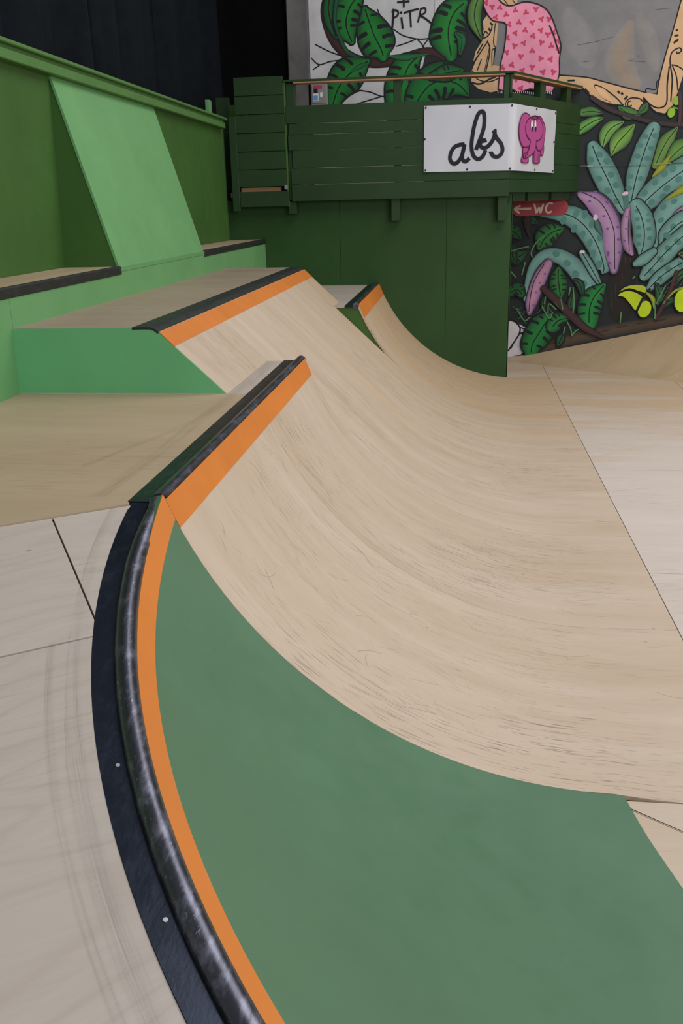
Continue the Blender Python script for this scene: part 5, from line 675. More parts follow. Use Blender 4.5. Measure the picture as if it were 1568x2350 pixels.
  ('painted_leaf',(('r',((1.136,0.366),(1.355,0.362),(1.556,0.466)),(0.229,0.362,0.122),(0.011,0.011,0.014),(0.011,0.011,0.014)),('r',((1.136,0.366),(1.355,0.362),(1.556,0.466)),(0.16,0.293,0.053),(0.014,0.108,0.024),(0.008,0.065,0.018)),('s',((1.136,0.366),(1.355,0.362),(1.556,0.466)),0.027,(0.011,0.011,0.014)),('r',((1.227,0.478),(1.214,0.444),(1.208,0.41)),(0.018,0.023,0.025),(0.011,0.011,0.014),(0.011,0.011,0.014)),('r',((1.214,0.242),(1.204,0.276),(1.2,0.31)),(0.021,0.028,0.03),(0.011,0.011,0.014),(0.011,0.011,0.014)),('r',((1.303,0.507),(1.296,0.465),(1.297,0.423)),(0.027,0.035,0.038),(0.011,0.011,0.014),(0.011,0.011,0.014)),('r',((1.373,0.21),(1.349,0.248),(1.335,0.287)),(0.025,0.033,0.036),(0.011,0.011,0.014),(0.011,0.011,0.014)),('r',((1.343,0.502),(1.347,0.464),(1.359,0.43)),(0.019,0.025,0.027),(0.011,0.011,0.014),(0.011,0.011,0.014)),('r',((1.447,0.241),(1.418,0.272),(1.397,0.305)),(0.022,0.028,0.031),(0.011,0.011,0.014),(0.011,0.011,0.014))), None),
  ('painted_leaf',(('r',((1.193,-0.475),(1.382,-0.368),(1.497,-0.479)),(0.176,0.362,0.229),(0.011,0.011,0.014),(0.011,0.011,0.014)),('r',((1.193,-0.475),(1.382,-0.368),(1.497,-0.479)),(0.106,0.293,0.16),(0.014,0.108,0.024),(0.008,0.065,0.018)),('s',((1.193,-0.475),(1.382,-0.368),(1.497,-0.479)),0.027,(0.011,0.011,0.014)),('r',((1.359,-0.506),(1.332,-0.487),(1.311,-0.464)),(0.017,0.022,0.024),(0.011,0.011,0.014),(0.011,0.011,0.014)),('r',((1.273,-0.255),(1.279,-0.297),(1.293,-0.335)),(0.023,0.03,0.032),(0.011,0.011,0.014),(0.011,0.011,0.014)),('r',((1.411,-0.516),(1.385,-0.481),(1.367,-0.444)),(0.023,0.03,0.033),(0.011,0.011,0.014),(0.011,0.011,0.014)),('r',((1.511,-0.276),(1.477,-0.295),(1.45,-0.319)),(0.023,0.03,0.032),(0.011,0.011,0.014),(0.011,0.011,0.014)),('r',((1.351,-0.515),(1.35,-0.468),(1.358,-0.425)),(0.027,0.034,0.037),(0.011,0.011,0.014),(0.011,0.011,0.014)),('r',((1.555,-0.366),(1.523,-0.374),(1.495,-0.387)),(0.022,0.028,0.03),(0.011,0.011,0.014),(0.011,0.011,0.014)),('r',((1.379,-0.5),(1.397,-0.475),(1.419,-0.455)),(0.02,0.026,0.028),(0.011,0.011,0.014),(0.011,0.011,0.014))), None),
  ('painted_leaf',(('r',((1.514,1.179),(1.648,1.176),(1.785,1.121)),(0.149,0.229,0.122),(0.011,0.011,0.014),(0.011,0.011,0.014)),('r',((1.514,1.179),(1.648,1.176),(1.785,1.121)),(0.08,0.16,0.053),(0.014,0.108,0.024),(0.008,0.065,0.018)),('s',((1.514,1.179),(1.648,1.176),(1.785,1.121)),0.027,(0.011,0.011,0.014))), None),
  ('painted_leaf',(('r',((1.998,-0.595),(2.016,-0.705),(2.008,-0.815)),(0.096,0.16,0.106),(0.011,0.011,0.014),(0.011,0.011,0.014)),('r',((1.998,-0.595),(2.016,-0.705),(2.008,-0.815)),(0.027,0.091,0.037),(0.014,0.108,0.024),(0.008,0.065,0.018)),('s',((1.998,-0.595),(2.016,-0.705),(2.008,-0.815)),0.027,(0.011,0.011,0.014))), None),
  ('painted_leaf',(('r',((2.508,-1.431),(2.457,-1.515),(2.408,-1.655)),(0.106,0.229,0.149),(0.011,0.011,0.014),(0.011,0.011,0.014)),('r',((2.508,-1.431),(2.457,-1.515),(2.408,-1.655)),(0.037,0.16,0.08),(0.018,0.108,0.034),(0.008,0.065,0.018)),('s',((2.508,-1.431),(2.457,-1.515),(2.408,-1.655)),0.027,(0.011,0.011,0.014))), None),
  ('painted_leaf',(('r',((2.713,-0.169),(2.828,-0.278),(2.895,-0.496)),(0.122,0.202,0.106),(0.011,0.011,0.014),(0.011,0.011,0.014)),('r',((2.713,-0.169),(2.828,-0.278),(2.895,-0.496)),(0.053,0.133,0.037),(0.024,0.093,0.053),(0.008,0.065,0.018)),('s',((2.713,-0.169),(2.828,-0.278),(2.895,-0.496)),0.027,(0.011,0.011,0.014))), None),
  ('painted_leaf',(('r',((4.963,-0.199),(5.109,-0.069),(5.31,0.034)),(0.122,0.229,0.176),(0.011,0.011,0.014),(0.011,0.011,0.014)),('r',((4.963,-0.199),(5.109,-0.069),(5.31,0.034)),(0.053,0.16,0.106),(0.043,0.12,0.034),(0.008,0.065,0.018)),('s',((4.963,-0.199),(5.109,-0.069),(5.31,0.034)),0.027,(0.011,0.011,0.014))), None),
  ('painted_leaf',(('r',((4.547,-0.301),(4.645,-0.517),(4.61,-0.733)),(0.122,0.229,0.122),(0.011,0.011,0.014),(0.011,0.011,0.014)),('r',((4.547,-0.301),(4.645,-0.517),(4.61,-0.733)),(0.053,0.16,0.053),(0.04,0.132,0.069),(0.008,0.065,0.018)),('s',((4.547,-0.301),(4.645,-0.517),(4.61,-0.733)),0.027,(0.011,0.011,0.014))), None),
  ('painted_leaf',(('r',((5.016,0.38),(5.178,0.325),(5.297,0.166)),(0.149,0.256,0.176),(0.011,0.011,0.014),(0.011,0.011,0.014)),('r',((5.016,0.38),(5.178,0.325),(5.297,0.166)),(0.08,0.186,0.106),(0.158,0.236,0.029),(0.008,0.065,0.018)),('s',((5.016,0.38),(5.178,0.325),(5.297,0.166)),0.027,(0.011,0.011,0.014))), None),
  ('painted_leaf',(('r',((4.726,-0.842),(4.846,-0.681),(5.001,-0.629)),(0.112,0.202,0.106),(0.011,0.011,0.014),(0.011,0.011,0.014)),('r',((4.726,-0.842),(4.846,-0.681),(5.001,-0.629)),(0.043,0.133,0.037),(0.034,0.138,0.043),(0.008,0.065,0.018)),('s',((4.726,-0.842),(4.846,-0.681),(5.001,-0.629)),0.027,(0.011,0.011,0.014))), None),
  ('painted_leaf',(('r',((1.29,0.657),(1.243,0.445),(1.333,0.229)),(0.122,0.229,0.122),(0.011,0.011,0.014),(0.011,0.011,0.014)),('r',((1.29,0.657),(1.243,0.445),(1.333,0.229)),(0.053,0.16,0.053),(0.012,0.083,0.022),(0.008,0.065,0.018)),('s',((1.29,0.657),(1.243,0.445),(1.333,0.229)),0.027,(0.011,0.011,0.014))), None),
  ('painted_leaf',(('r',((2.677,-0.493),(2.634,-0.711),(2.7,-0.904)),(0.106,0.176,0.096),(0.011,0.011,0.014),(0.011,0.011,0.014)),('r',((2.677,-0.493),(2.634,-0.711),(2.7,-0.904)),(0.037,0.106,0.027),(0.029,0.098,0.061),(0.008,0.065,0.018)),('s',((2.677,-0.493),(2.634,-0.711),(2.7,-0.904)),0.027,(0.011,0.011,0.014))), None),
  ('painted_branch',(('r',((1.986,-0.349),(2.301,-0.625),(2.619,-0.931),(2.995,-1.267),(3.421,-1.493)),(0.16,0.192,0.197,0.176,0.08),(0.069,0.029,0.029),(0.011,0.011,0.012)),), None),
  ('painted_branch',(('r',((4.973,-0.014),(4.876,-0.412),(4.768,-0.707),(4.61,-1.06)),(0.096,0.106,0.112,0.106),(0.074,0.029,0.031),(0.011,0.011,0.012)),), None),
  ('painted_branch',(('r',((1.586,1.385),(1.572,1.073),(1.637,0.809)),(0.133,0.16,0.053),(0.04,0.022,0.022),(0.012,0.012,0.014)),), None),
  ('painted_fruit',(('p',((3.709,-0.533),(3.811,-0.458),(3.971,-0.441),(4.164,-0.511),(4.308,-0.648),(4.212,-0.783),(4.125,-0.877),(3.992,-0.726),(3.846,-0.575)),(0.462,0.587,0.018),1),('p',((3.73,-0.452),(3.857,-0.345),(4.067,-0.3),(4.297,-0.338),(4.321,-0.472),(4.185,-0.444),(3.966,-0.374),(3.808,-0.412)),(0.388,0.475,0.022),1),('e',4.325,-0.852,0.17,0.213,-0.2,(0.011,0.011,0.014)),('e',4.325,-0.852,0.149,0.192,-0.2,(0.475,0.617,0.016)),('s',((4.421,-0.38),(4.277,-0.593),(4.153,-0.891)),0.059,(0.011,0.011,0.014)),('r',((4.349,-0.486),(4.494,-0.623),(4.538,-0.841)),(0.053,0.117,0.027),(0.354,0.412,0.029),(0.011,0.011,0.014))), None),
  ('painted_fruit',(('e',5.163,-0.658,0.213,0.298,0,(0.011,0.011,0.014)),('e',5.163,-0.658,0.181,0.272,0,(0.475,0.648,0.012)),('r',((4.814,-0.627),(4.984,-0.44),(5.241,-0.35)),(0.027,0.069,0.053),(0.354,0.412,0.029),(0.011,0.011,0.014))), None),
  ('painted_grass_blade',(('s',((2.668,-0.33),(2.713,-0.657),(2.701,-0.932)),0.029,(0.093,0.236,0.088)),), None),
  ('painted_grass_blade',(('s',((2.613,-0.329),(2.583,-0.519)),0.029,(0.093,0.236,0.088)),), None),
  ('painted_grass_blade',(('s',((2.574,-1.125),(2.666,-1.292),(2.703,-1.46)),0.029,(0.093,0.236,0.088)),), None),
  ('painted_grass_blade',(('s',((2.506,-1.403),(2.539,-1.235)),0.029,(0.093,0.236,0.088)),), None),
  ('painted_grass_blade',(('s',((2.703,-1.46),(2.779,-1.349),(2.86,-1.308)),0.029,(0.093,0.236,0.088)),), None),
  ('painted_grass_blade',(('s',((3.803,-0.915),(3.795,-1.176)),0.029,(0.093,0.236,0.088)),), None),
  ('painted_grass_blade',(('s',((1.214,0.498),(1.43,0.561),(1.618,0.598)),0.029,(0.093,0.236,0.088)),), None),
  ('painted_grass_blade',(('s',((1.71,0.357),(1.678,0.464),(1.777,0.674),(1.959,0.829)),0.029,(0.093,0.236,0.088)),), None),
  ('painted_grass_blade',(('s',((2.409,-0.599),(2.463,-0.847)),0.029,(0.093,0.236,0.088)),), None),
  ('painted_grass_blade',(('s',((2.05,-0.54),(2.03,-0.705)),0.029,(0.093,0.236,0.088)),), None),
  ('painted_grass_blade',(('s',((2.123,-0.926),(2.14,-0.706),(2.312,-0.845)),0.029,(0.093,0.236,0.088)),), None),
  ('painted_grass_blade',(('s',((1.399,-0.809),(1.576,-1.088),(1.712,-1.006)),0.029,(0.093,0.236,0.088)),), None),
  ('painted_grass_blade',(('s',((1.978,-0.759),(2.156,-1.038),(2.232,-0.9)),0.029,(0.093,0.236,0.088)),), None),
  ('painted_grass_blade',(('s',((4.525,-0.678),(4.57,-0.895),(4.572,-1.087)),0.029,(0.093,0.236,0.088)),), None),
  ('painted_grass_blade',(('s',((4.053,-0.107),(4.003,-0.16)),0.029,(0.093,0.236,0.088)),), None),
  ('painted_grass_blade',(('s',((4.744,-0.734),(4.777,-0.653)),0.029,(0.093,0.236,0.088)),), None),
  ('painted_grass_blade',(('s',((4.583,-0.732),(4.672,-0.517),(4.76,-0.304)),0.029,(0.093,0.236,0.088)),), None),
  ('painted_grass_blade',(('s',((1.551,0.252),(1.48,-0.043)),0.029,(0.093,0.236,0.088)),), None),
  ('painted_grass_blade',(('s',((1.345,-0.095),(1.23,0.042)),0.029,(0.093,0.236,0.088)),), None),
  ('painted_grass_blade',(('s',((1.347,-0.919),(1.509,-0.782)),0.016,(0.053,0.12,0.057)),), None),
  ('painted_grass_blade',(('s',((1.489,-1.004),(1.635,-1.172)),0.016,(0.053,0.12,0.057)),), None),
  ('painted_grass_blade',(('s',((1.595,-0.866),(1.436,-1.059)),0.016,(0.053,0.12,0.057)),), None),
  ('painted_grass_blade',(('s',((1.874,-0.924),(2.033,-0.76)),0.016,(0.053,0.12,0.057)),), None),
  ('painted_grass_blade',(('s',((1.285,-0.752),(1.514,-0.921)),0.016,(0.053,0.12,0.057)),), None),
  ('painted_grass_blade',(('s',((1.77,-1.062),(1.959,-0.953)),0.016,(0.053,0.12,0.057)),), None),
  ('painted_grass_blade',(('s',((2.115,-0.761),(2.234,-0.928)),0.016,(0.053,0.12,0.057)),), None),
  ('painted_grass_blade',(('s',((2.248,-0.652),(2.364,-0.791)),0.016,(0.053,0.12,0.057)),), None),
  ('painted_grass_blade',(('s',((4.619,-0.516),(4.685,-0.356)),0.016,(0.053,0.12,0.057)),), None),
  ('painted_grass_blade',(('s',((4.686,-0.679),(4.818,-0.358)),0.016,(0.053,0.12,0.057)),), None),
  ('painted_grass_blade',(('s',((4.787,-0.304),(4.932,-0.146)),0.016,(0.053,0.12,0.057)),), None),
  ('painted_grass_blade',(('s',((4.972,-0.306),(5.138,-0.096)),0.016,(0.053,0.12,0.057)),), None),
  ('painted_grass_blade',(('s',((5.035,-0.414),(5.169,-0.149)),0.016,(0.053,0.12,0.057)),), None),
  ('painted_leaf',(('r',((6.338,2.333),(6.483,2.047),(6.7,1.695),(6.921,1.315),(7.154,0.957)),(0.293,0.532,0.586,0.506,0.213),(0.011,0.011,0.014),(0.011,0.011,0.014)),('r',((6.338,2.333),(6.483,2.047),(6.7,1.695),(6.921,1.315),(7.154,0.957)),(0.24,0.479,0.532,0.453,0.16),(0.165,0.333,0.292),(0.074,0.165,0.151)),('e',6.332,2.051,0.08,0.064,-0.5,(0.074,0.195,0.165)),('e',6.508,2.157,0.08,0.064,-0.5,(0.074,0.195,0.165)),('e',6.676,2.005,0.08,0.064,-0.5,(0.074,0.195,0.165)),('e',6.554,1.649,0.08,0.064,-0.5,(0.074,0.195,0.165)),('e',6.796,1.73,0.08,0.064,-0.5,(0.074,0.195,0.165)),('e',6.936,1.503,0.08,0.064,-0.5,(0.074,0.195,0.165)),('e',6.76,1.394,0.08,0.064,-0.5,(0.074,0.195,0.165)),('s',((6.338,2.333),(6.483,2.047),(6.7,1.695),(6.921,1.315),(7.154,0.957)),0.021,(0.011,0.011,0.014))), None),
  ('painted_leaf',(('r',((7.571,2.661),(7.484,2.386),(7.399,1.999),(7.334,1.63),(7.293,1.156)),(0.346,0.453,0.506,0.479,0.213),(0.011,0.011,0.014),(0.011,0.011,0.014)),('r',((7.571,2.661),(7.484,2.386),(7.399,1.999),(7.334,1.63),(7.293,1.156)),(0.293,0.399,0.453,0.426,0.16),(0.165,0.333,0.292),(0.074,0.165,0.151)),('e',7.408,2.497,0.08,0.053,-0.2,(0.074,0.195,0.165)),('e',7.629,2.503,0.08,0.053,-0.2,(0.074,0.195,0.165)),('e',7.321,2.318,0.08,0.053,-0.2,(0.074,0.195,0.165)),('e',7.576,2.25,0.08,0.053,-0.2,(0.074,0.195,0.165)),('e',7.299,2.099,0.08,0.053,-0.2,(0.074,0.195,0.165)),('e',7.529,2.044,0.08,0.053,-0.2,(0.074,0.195,0.165)),('s',((7.571,2.661),(7.484,2.386),(7.399,1.999),(7.334,1.63),(7.293,1.156)),0.021,(0.011,0.011,0.014))), None),
  ('painted_leaf',(('r',((8.462,1.885),(8.149,1.66),(7.86,1.419),(7.595,1.149),(7.445,0.951)),(0.586,0.639,0.612,0.506,0.213),(0.011,0.011,0.014),(0.011,0.011,0.014)),('r',((8.462,1.885),(8.149,1.66),(7.86,1.419),(7.595,1.149),(7.445,0.951)),(0.532,0.586,0.559,0.453,0.16),(0.165,0.333,0.292),(0.074,0.165,0.151)),('e',7.919,1.715,0.08,0.069,0.7,(0.074,0.195,0.165)),('e',8.232,1.596,0.08,0.069,0.7,(0.074,0.195,0.165)),('e',7.743,1.546,0.08,0.069,0.7,(0.074,0.195,0.165)),('e',8.009,1.415,0.08,0.069,0.7,(0.074,0.195,0.165)),('s',((8.462,1.885),(8.149,1.66),(7.86,1.419),(7.595,1.149),(7.445,0.951)),0.021,(0.011,0.011,0.014))), None),
  ('painted_leaf',(('r',((6.442,0.161),(6.262,-0.085),(6.186,-0.349),(6.207,-0.669)),(0.176,0.548,0.602,0.469),(0.011,0.011,0.014),(0.011,0.011,0.014)),('r',((6.442,0.161),(6.262,-0.085),(6.186,-0.349),(6.207,-0.669)),(0.106,0.479,0.532,0.399),(0.016,0.236,0.05),(0.008,0.065,0.018)),('s',((6.442,0.161),(6.262,-0.085),(6.186,-0.349),(6.207,-0.669)),0.027,(0.011,0.011,0.014)),('r',((6.473,-0.116),(6.438,-0.067),(6.398,-0.026)),(0.036,0.046,0.05),(0.011,0.011,0.014),(0.011,0.011,0.014)),('r',((6.171,0.128),(6.223,0.108),(6.269,0.08)),(0.028,0.037,0.04),(0.011,0.011,0.014),(0.011,0.011,0.014)),('r',((6.475,-0.287),(6.419,-0.232),(6.358,-0.192)),(0.049,0.063,0.069),(0.011,0.011,0.014),(0.011,0.011,0.014)),('r',((5.985,-0.033),(6.06,-0.043),(6.129,-0.066)),(0.05,0.065,0.071),(0.011,0.011,0.014),(0.011,0.011,0.014)),('r',((6.456,-0.388),(6.382,-0.343),(6.306,-0.313)),(0.045,0.058,0.063),(0.011,0.011,0.014),(0.011,0.011,0.014)),('r',((5.92,-0.26),(6.0,-0.252),(6.078,-0.261)),(0.044,0.057,0.062),(0.011,0.011,0.014),(0.011,0.011,0.014)),('r',((6.434,-0.489),(6.366,-0.462),(6.299,-0.449)),(0.046,0.06,0.065),(0.011,0.011,0.014),(0.011,0.011,0.014)),('r',((5.944,-0.483),(6.013,-0.462),(6.083,-0.455)),(0.036,0.047,0.051),(0.011,0.011,0.014),(0.011,0.011,0.014))), None),
  ('painted_leaf',(('r',((7.438,0.404),(7.264,0.161),(7.193,-0.099),(7.219,-0.415)),(0.176,0.548,0.602,0.469),(0.011,0.011,0.014),(0.011,0.011,0.014)),('r',((7.438,0.404),(7.264,0.161),(7.193,-0.099),(7.219,-0.415)),(0.106,0.479,0.532,0.399),(0.016,0.203,0.034),(0.008,0.065,0.018)),('s',((7.438,0.404),(7.264,0.161),(7.193,-0.099),(7.219,-0.415)),0.027,(0.011,0.011,0.014)),('r',((7.474,0.07),(7.435,0.123),(7.389,0.165)),(0.041,0.052,0.057),(0.011,0.011,0.014),(0.011,0.011,0.014)),('r',((7.173,0.373),(7.223,0.354),(7.266,0.328)),(0.027,0.035,0.039),(0.011,0.011,0.014),(0.011,0.011,0.014)),('r',((7.477,-0.051),(7.418,0.002),(7.355,0.041)),(0.039,0.05,0.055),(0.011,0.011,0.014),(0.011,0.011,0.014)),('r',((7.012,0.245),(7.089,0.23),(7.16,0.202)),(0.037,0.048,0.053),(0.011,0.011,0.014),(0.011,0.011,0.014)),('r',((7.462,-0.13),(7.39,-0.084),(7.317,-0.054)),(0.04,0.052,0.057),(0.011,0.011,0.014),(0.011,0.011,0.014)),('r',((6.939,0.062),(7.014,0.065),(7.087,0.053)),(0.047,0.061,0.066),(0.011,0.011,0.014),(0.011,0.011,0.014)),('r',((7.436,-0.264),(7.367,-0.238),(7.299,-0.227)),(0.044,0.057,0.063),(0.011,0.011,0.014),(0.011,0.011,0.014)),('r',((6.948,-0.197),(7.018,-0.176),(7.088,-0.17)),(0.038,0.049,0.054),(0.011,0.011,0.014),(0.011,0.011,0.014))), None),
  ('painted_leaf',(('r',((7.018,3.742),(6.869,3.572),(6.718,3.413),(6.633,3.203)),(0.117,0.383,0.383,0.091),(0.011,0.011,0.014),(0.011,0.011,0.014)),('r',((7.018,3.742),(6.869,3.572),(6.718,3.413),(6.633,3.203)),(0.08,0.346,0.346,0.053),(0.203,0.4,0.074),(0.04,0.098,0.029)),('s',((7.018,3.742),(6.869,3.572),(6.718,3.413),(6.633,3.203)),0.021,(0.018,0.034,0.016))), None),
  ('painted_leaf',(('r',((6.389,3.927),(6.244,3.711),(6.147,3.48),(6.124,3.244)),(0.117,0.383,0.383,0.091),(0.011,0.011,0.014),(0.011,0.011,0.014)),('r',((6.389,3.927),(6.244,3.711),(6.147,3.48),(6.124,3.244)),(0.08,0.346,0.346,0.053),(0.158,0.354,0.061),(0.04,0.098,0.029)),('s',((6.389,3.927),(6.244,3.711),(6.147,3.48),(6.124,3.244)),0.021,(0.018,0.034,0.016))), None),
  ('board_joint',(('s',((2.686,2.311),(2.839,2.311)),0.02,(0.083,0.093,0.088)),('s',((2.83,2.307),(2.954,2.308)),0.02,(0.354,0.388,0.354)),('s',((2.973,2.307),(3.41,2.309)),0.02,(0.158,0.282,0.245)),('s',((3.428,2.313),(3.854,2.306)),0.02,(0.029,0.031,0.031)),('s',((3.741,2.305),(4.136,2.312)),0.02,(0.145,0.245,0.219)),('s',((4.277,2.308),(4.651,2.316)),0.02,(0.254,0.292,0.053)),('s',((4.651,2.316),(5.578,2.326)),0.02,(0.034,0.043,0.037))),'pale chipped joint between mural boards'),
)
BANNER = {'letters': (((0.087,2.682),(-0.008,2.675),(-0.108,2.637),(-0.179,2.53),(-0.191,2.409),(-0.127,2.333),(-0.048,2.353),(0.024,2.447),(0.064,2.566),(0.087,2.682)),((0.087,2.682),(0.054,2.532),(0.048,2.42),(0.108,2.366),(0.189,2.428)),((0.309,2.576),(0.374,2.745),(0.445,2.947),(0.46,3.132),(0.441,3.242),(0.393,3.265),(0.33,3.204),(0.269,3.02),(0.234,2.818),(0.223,2.63),(0.262,2.474),(0.346,2.406),(0.422,2.435),(0.471,2.503),(0.491,2.567)),((0.487,2.708),(0.464,2.751),(0.414,2.731),(0.385,2.668),(0.432,2.615),(0.522,2.625),(0.602,2.704),(0.653,2.805),(0.663,2.906),(0.651,2.937)),((0.641,2.916),(0.699,2.787),(0.783,2.69),(0.821,2.578),(0.795,2.485),(0.719,2.441),(0.645,2.46),(0.602,2.52),(0.597,2.542))),'ear1': ((0.474,3.235),(0.626,3.218),(0.7,3.136),(0.536,3.024),(0.496,2.901),(0.602,2.784),(0.738,2.737),(0.681,2.647),(0.488,2.606),(0.333,2.653),(0.223,2.804),(0.201,2.956),(0.252,3.095),(0.349,3.194)),'ear2': ((1.05,3.189),(1.162,3.203),(1.259,3.148),(1.428,2.996),(1.42,2.816),(1.381,2.671),(1.252,2.577),(1.092,2.572),(0.992,2.658),(0.998,2.729),(1.206,2.79),(1.298,2.919),(1.246,3.059)),'head': ((0.892,3.198),(1.097,3.174),(1.244,3.076),(1.296,2.937),(1.205,2.799),(0.984,2.737),(0.738,2.737),(0.531,2.851),(0.489,2.97),(0.552,3.085),(0.697,3.162)),'trunk': ((0.755,2.79),(0.981,2.764),(0.951,2.621),(0.849,2.511),(0.635,2.435),(0.442,2.404),(0.435,2.474),(0.604,2.531),(0.705,2.631)),'leg1': ((0.402,2.603),(0.661,2.629),(0.657,2.435),(0.645,2.329),(0.361,2.344),(0.406,2.464)),'leg2': ((0.88,2.654),(1.219,2.665),(1.219,2.449),(1.208,2.337),(0.889,2.334),(0.887,2.495)),'leg3': ((1.237,2.63),(1.418,2.672),(1.391,2.494),(1.242,2.493)),'eyes': (((0.744,3.129),(0.803,3.072),(0.804,2.967),(0.774,2.914),(0.715,2.981),(0.715,3.067)),((0.912,3.138),(0.953,3.079),(0.96,2.975),(0.935,2.912),(0.882,2.988),(0.882,3.076))),'pups': (((0.732,2.99),(0.802,2.993),(0.8,2.924),(0.775,2.91)),((0.895,2.998),(0.957,3.001),(0.96,2.931),(0.935,2.912))),'brow': (((0.72,3.154),(0.898,3.146),(1.074,3.173)),((0.788,3.132),(0.8,3.103)),((0.974,3.142),(0.977,3.112))),'crown': (((0.689,3.156),(0.782,3.192),(0.914,3.206),(1.049,3.196)),((0.891,2.539),(0.901,2.352)),((1.085,2.5),(1.101,2.347)),((0.461,2.431),(0.607,2.505))),'edge': ((-0.706,3.393),(1.02,3.377),(1.06,2.172),(-0.718,2.185)),'edgew': ((0.122,3.387),(2.003,3.365),(1.943,2.149),(0.183,2.177))}
SIGN = {'board': ((1.185,1.591),(1.758,1.601),(2.327,1.606),(2.4,1.579),(2.45,1.51),(2.462,1.427),(2.434,1.344),(2.372,1.297),(2.273,1.279),(1.772,1.273),(1.369,1.27),(1.282,1.293),(1.237,1.329),(1.194,1.33)),'strokes': (((1.633,1.434),(1.262,1.433)),((1.396,1.503),(1.262,1.433),(1.381,1.34)),((1.696,1.543),(1.756,1.329),(1.814,1.455),(1.844,1.33),(1.904,1.533)),((2.111,1.524),(2.053,1.543),(1.991,1.506),(1.963,1.424),(1.984,1.354),(2.042,1.336),(2.095,1.366)))}

mu = thing('mural', (1.2, YM, ZF), 'large jungle mural with monstera leaves, pink dress and tan scrollwork frame', 'mural')
def board(x0, x1, z0, z1, col):
    o = box('mural_board', x0+.003, x1-.003, YM, YM+.06, z0+.003, z1-.003, M_MURAL, mu, 0)
    c = o.data.color_attributes.new('Col', 'FLOAT_COLOR', 'CORNER')
    for q in c.data: q.color = (*col, 1)
WHT, DRK = (.56, .545, .55), (.018, .023, .023)
ZJ, XJ = 2.38, 2.55
for x0, x1, z0, z1, c in ((-3.38, -.6, 1.9, 8, WHT), (-.6, 1.0, ZJ, 8, WHT), (1.0, 4.6, ZJ, 8, DRK), (4.6, 8.5, ZJ, 8, DRK), (.6, XJ, ZF, ZJ, DRK), (XJ, 4.9, ZF, ZJ, DRK), (4.9, 8.5, ZF, ZJ, DRK)): board(x0, x1, z0, z1, c)
LAYER = [0]; STEP = [.00009]
def paint_part(name, prims, label, parent, to3, mat=None):
    vv, fs, cols = [], [], []
    def add(p2, faces, cc):
        b = len(vv); LAYER[0] += 1; off = .0030+STEP[0]*LAYER[0]
        vv.extend(to3(p[0], p[1], off) for p in p2); fs.extend(tuple(b+k for k in f) for f in faces); cols.extend(cc)
    for pr in prims:
        if pr[0] == 'p':
            p2 = spline(pr[1], 5, True) if pr[3] else list(pr[1]); add(p2, [tuple(range(len(p2)))], [pr[2]]*len(p2))
        elif pr[0] == 'e':
            _, x, y, rx, ry, a, c = pr
            p2 = [(x+rx*math.cos(q)*math.cos(a)-ry*math.sin(q)*math.sin(a), y+rx*math.cos(q)*math.sin(a)+ry*math.sin(q)*math.cos(a)) for q in [2*math.pi*k/14 for k in range(14)]]
            add(p2, [tuple(range(14))], [c]*14)
        else:
            if pr[0] == 's': sp = spline(pr[1], 5); ws = [pr[2]]*len(sp); cs = [pr[3]]*5
            else:
                z3 = [(*p, w) for p, w in zip(pr[1], pr[2])]; q = spline(z3, 7); sp = [a[:2] for a in q]; ws = [max(.01, a[2]) for a in q]
                md = tuple(.62*a+.38*b for a, b in zip(pr[3], pr[4])); cs = [pr[4], md, pr[3], md, pr[4]]
                # rounded ends
                for e in (0, -1):
                    a, b = (sp[0], sp[1]) if e == 0 else (sp[-1], sp[-2]); w = ws[e]; L = math.dist(a, b) or 1
                    ext_ = [(a[0]+(a[0]-b[0])/L*w*.42*s_, a[1]+(a[1]-b[1])/L*w*.42*s_) for s_ in (.6, .9, 1.0)]; ew = [w*.8, w*.45, w*.08]
                    if e == 0: sp = ext_[::-1]+sp; ws = ew[::-1]+ws
                    else: sp = sp+ext_; ws = ws+ew
            p2, cc, faces = [], [], []; n = len(sp)
            for i in range(n):
                a, b = sp[max(i-1, 0)], sp[min(i+1, n-1)]; L = math.dist(a, b) or 1; nx, ny = -(b[1]-a[1])/L, (b[0]-a[0])/L
                for k, u in enumerate((-.5, -.3, 0, .3, .5)): p2.append((sp[i][0]+nx*ws[i]*u, sp[i][1]+ny*ws[i]*u)); cc.append(cs[k])
                if i:
                    for k in range(4): faces.append(((i-1)*5+k, (i-1)*5+k+1, i*5+k+1, i*5+k))
            add(p2, faces, cc)
    o = mesh(name, vv, fs, mat or M_MURAL, parent, fix=False)
    c = o.data.color_attributes.new('Col', 'FLOAT_COLOR', 'POINT')
    for q, cc in zip(c.data, cols): q.color = (*cc, 1)
    if label: o['label'] = label
    return o
def on_wall(x, z, off): return (x, YM-off, z)
for nm, prims, lb in MURAL: paint_part(nm, prims, lb, mu, on_wall)

cc_ = thing('concrete_column', (-3.6, YM, 1.9), 'bare grey concrete column beside the white edge of the mural', 'column')
box('column_shaft', -3.86, -3.385, YM-.12, YM+.06, 1.9, 8, M_CONCRETE, cc_, .02); box('cable_duct', -3.405, -3.365, YM-.14, YM, 1.9, 4.22, M_BLACK, cc_, .004)
fb = thing('fuse_box', (-3.17, YM-.1, 3.6), 'small grey fuse box with stickers on the white mural edge', 'fuse box')
box('cabinet', -3.36, -2.985, YM-.14, YM-.012, 3.62, 4.20, M_METALBOX, fb, .012); box('cabinet_door', -3.335, -3.01, YM-.155, YM-.14, 3.80, 4.17, M_METALBOX, fb, .006)
box('red_sticker', -3.29, -3.10, YM-.16, YM-.155, 4.10, 4.17, M_REDSTICK, fb, 0); box('blue_sticker', -3.30, -3.20, YM-.16, YM-.155, 3.86, 3.96, M_BLUE, fb, 0)
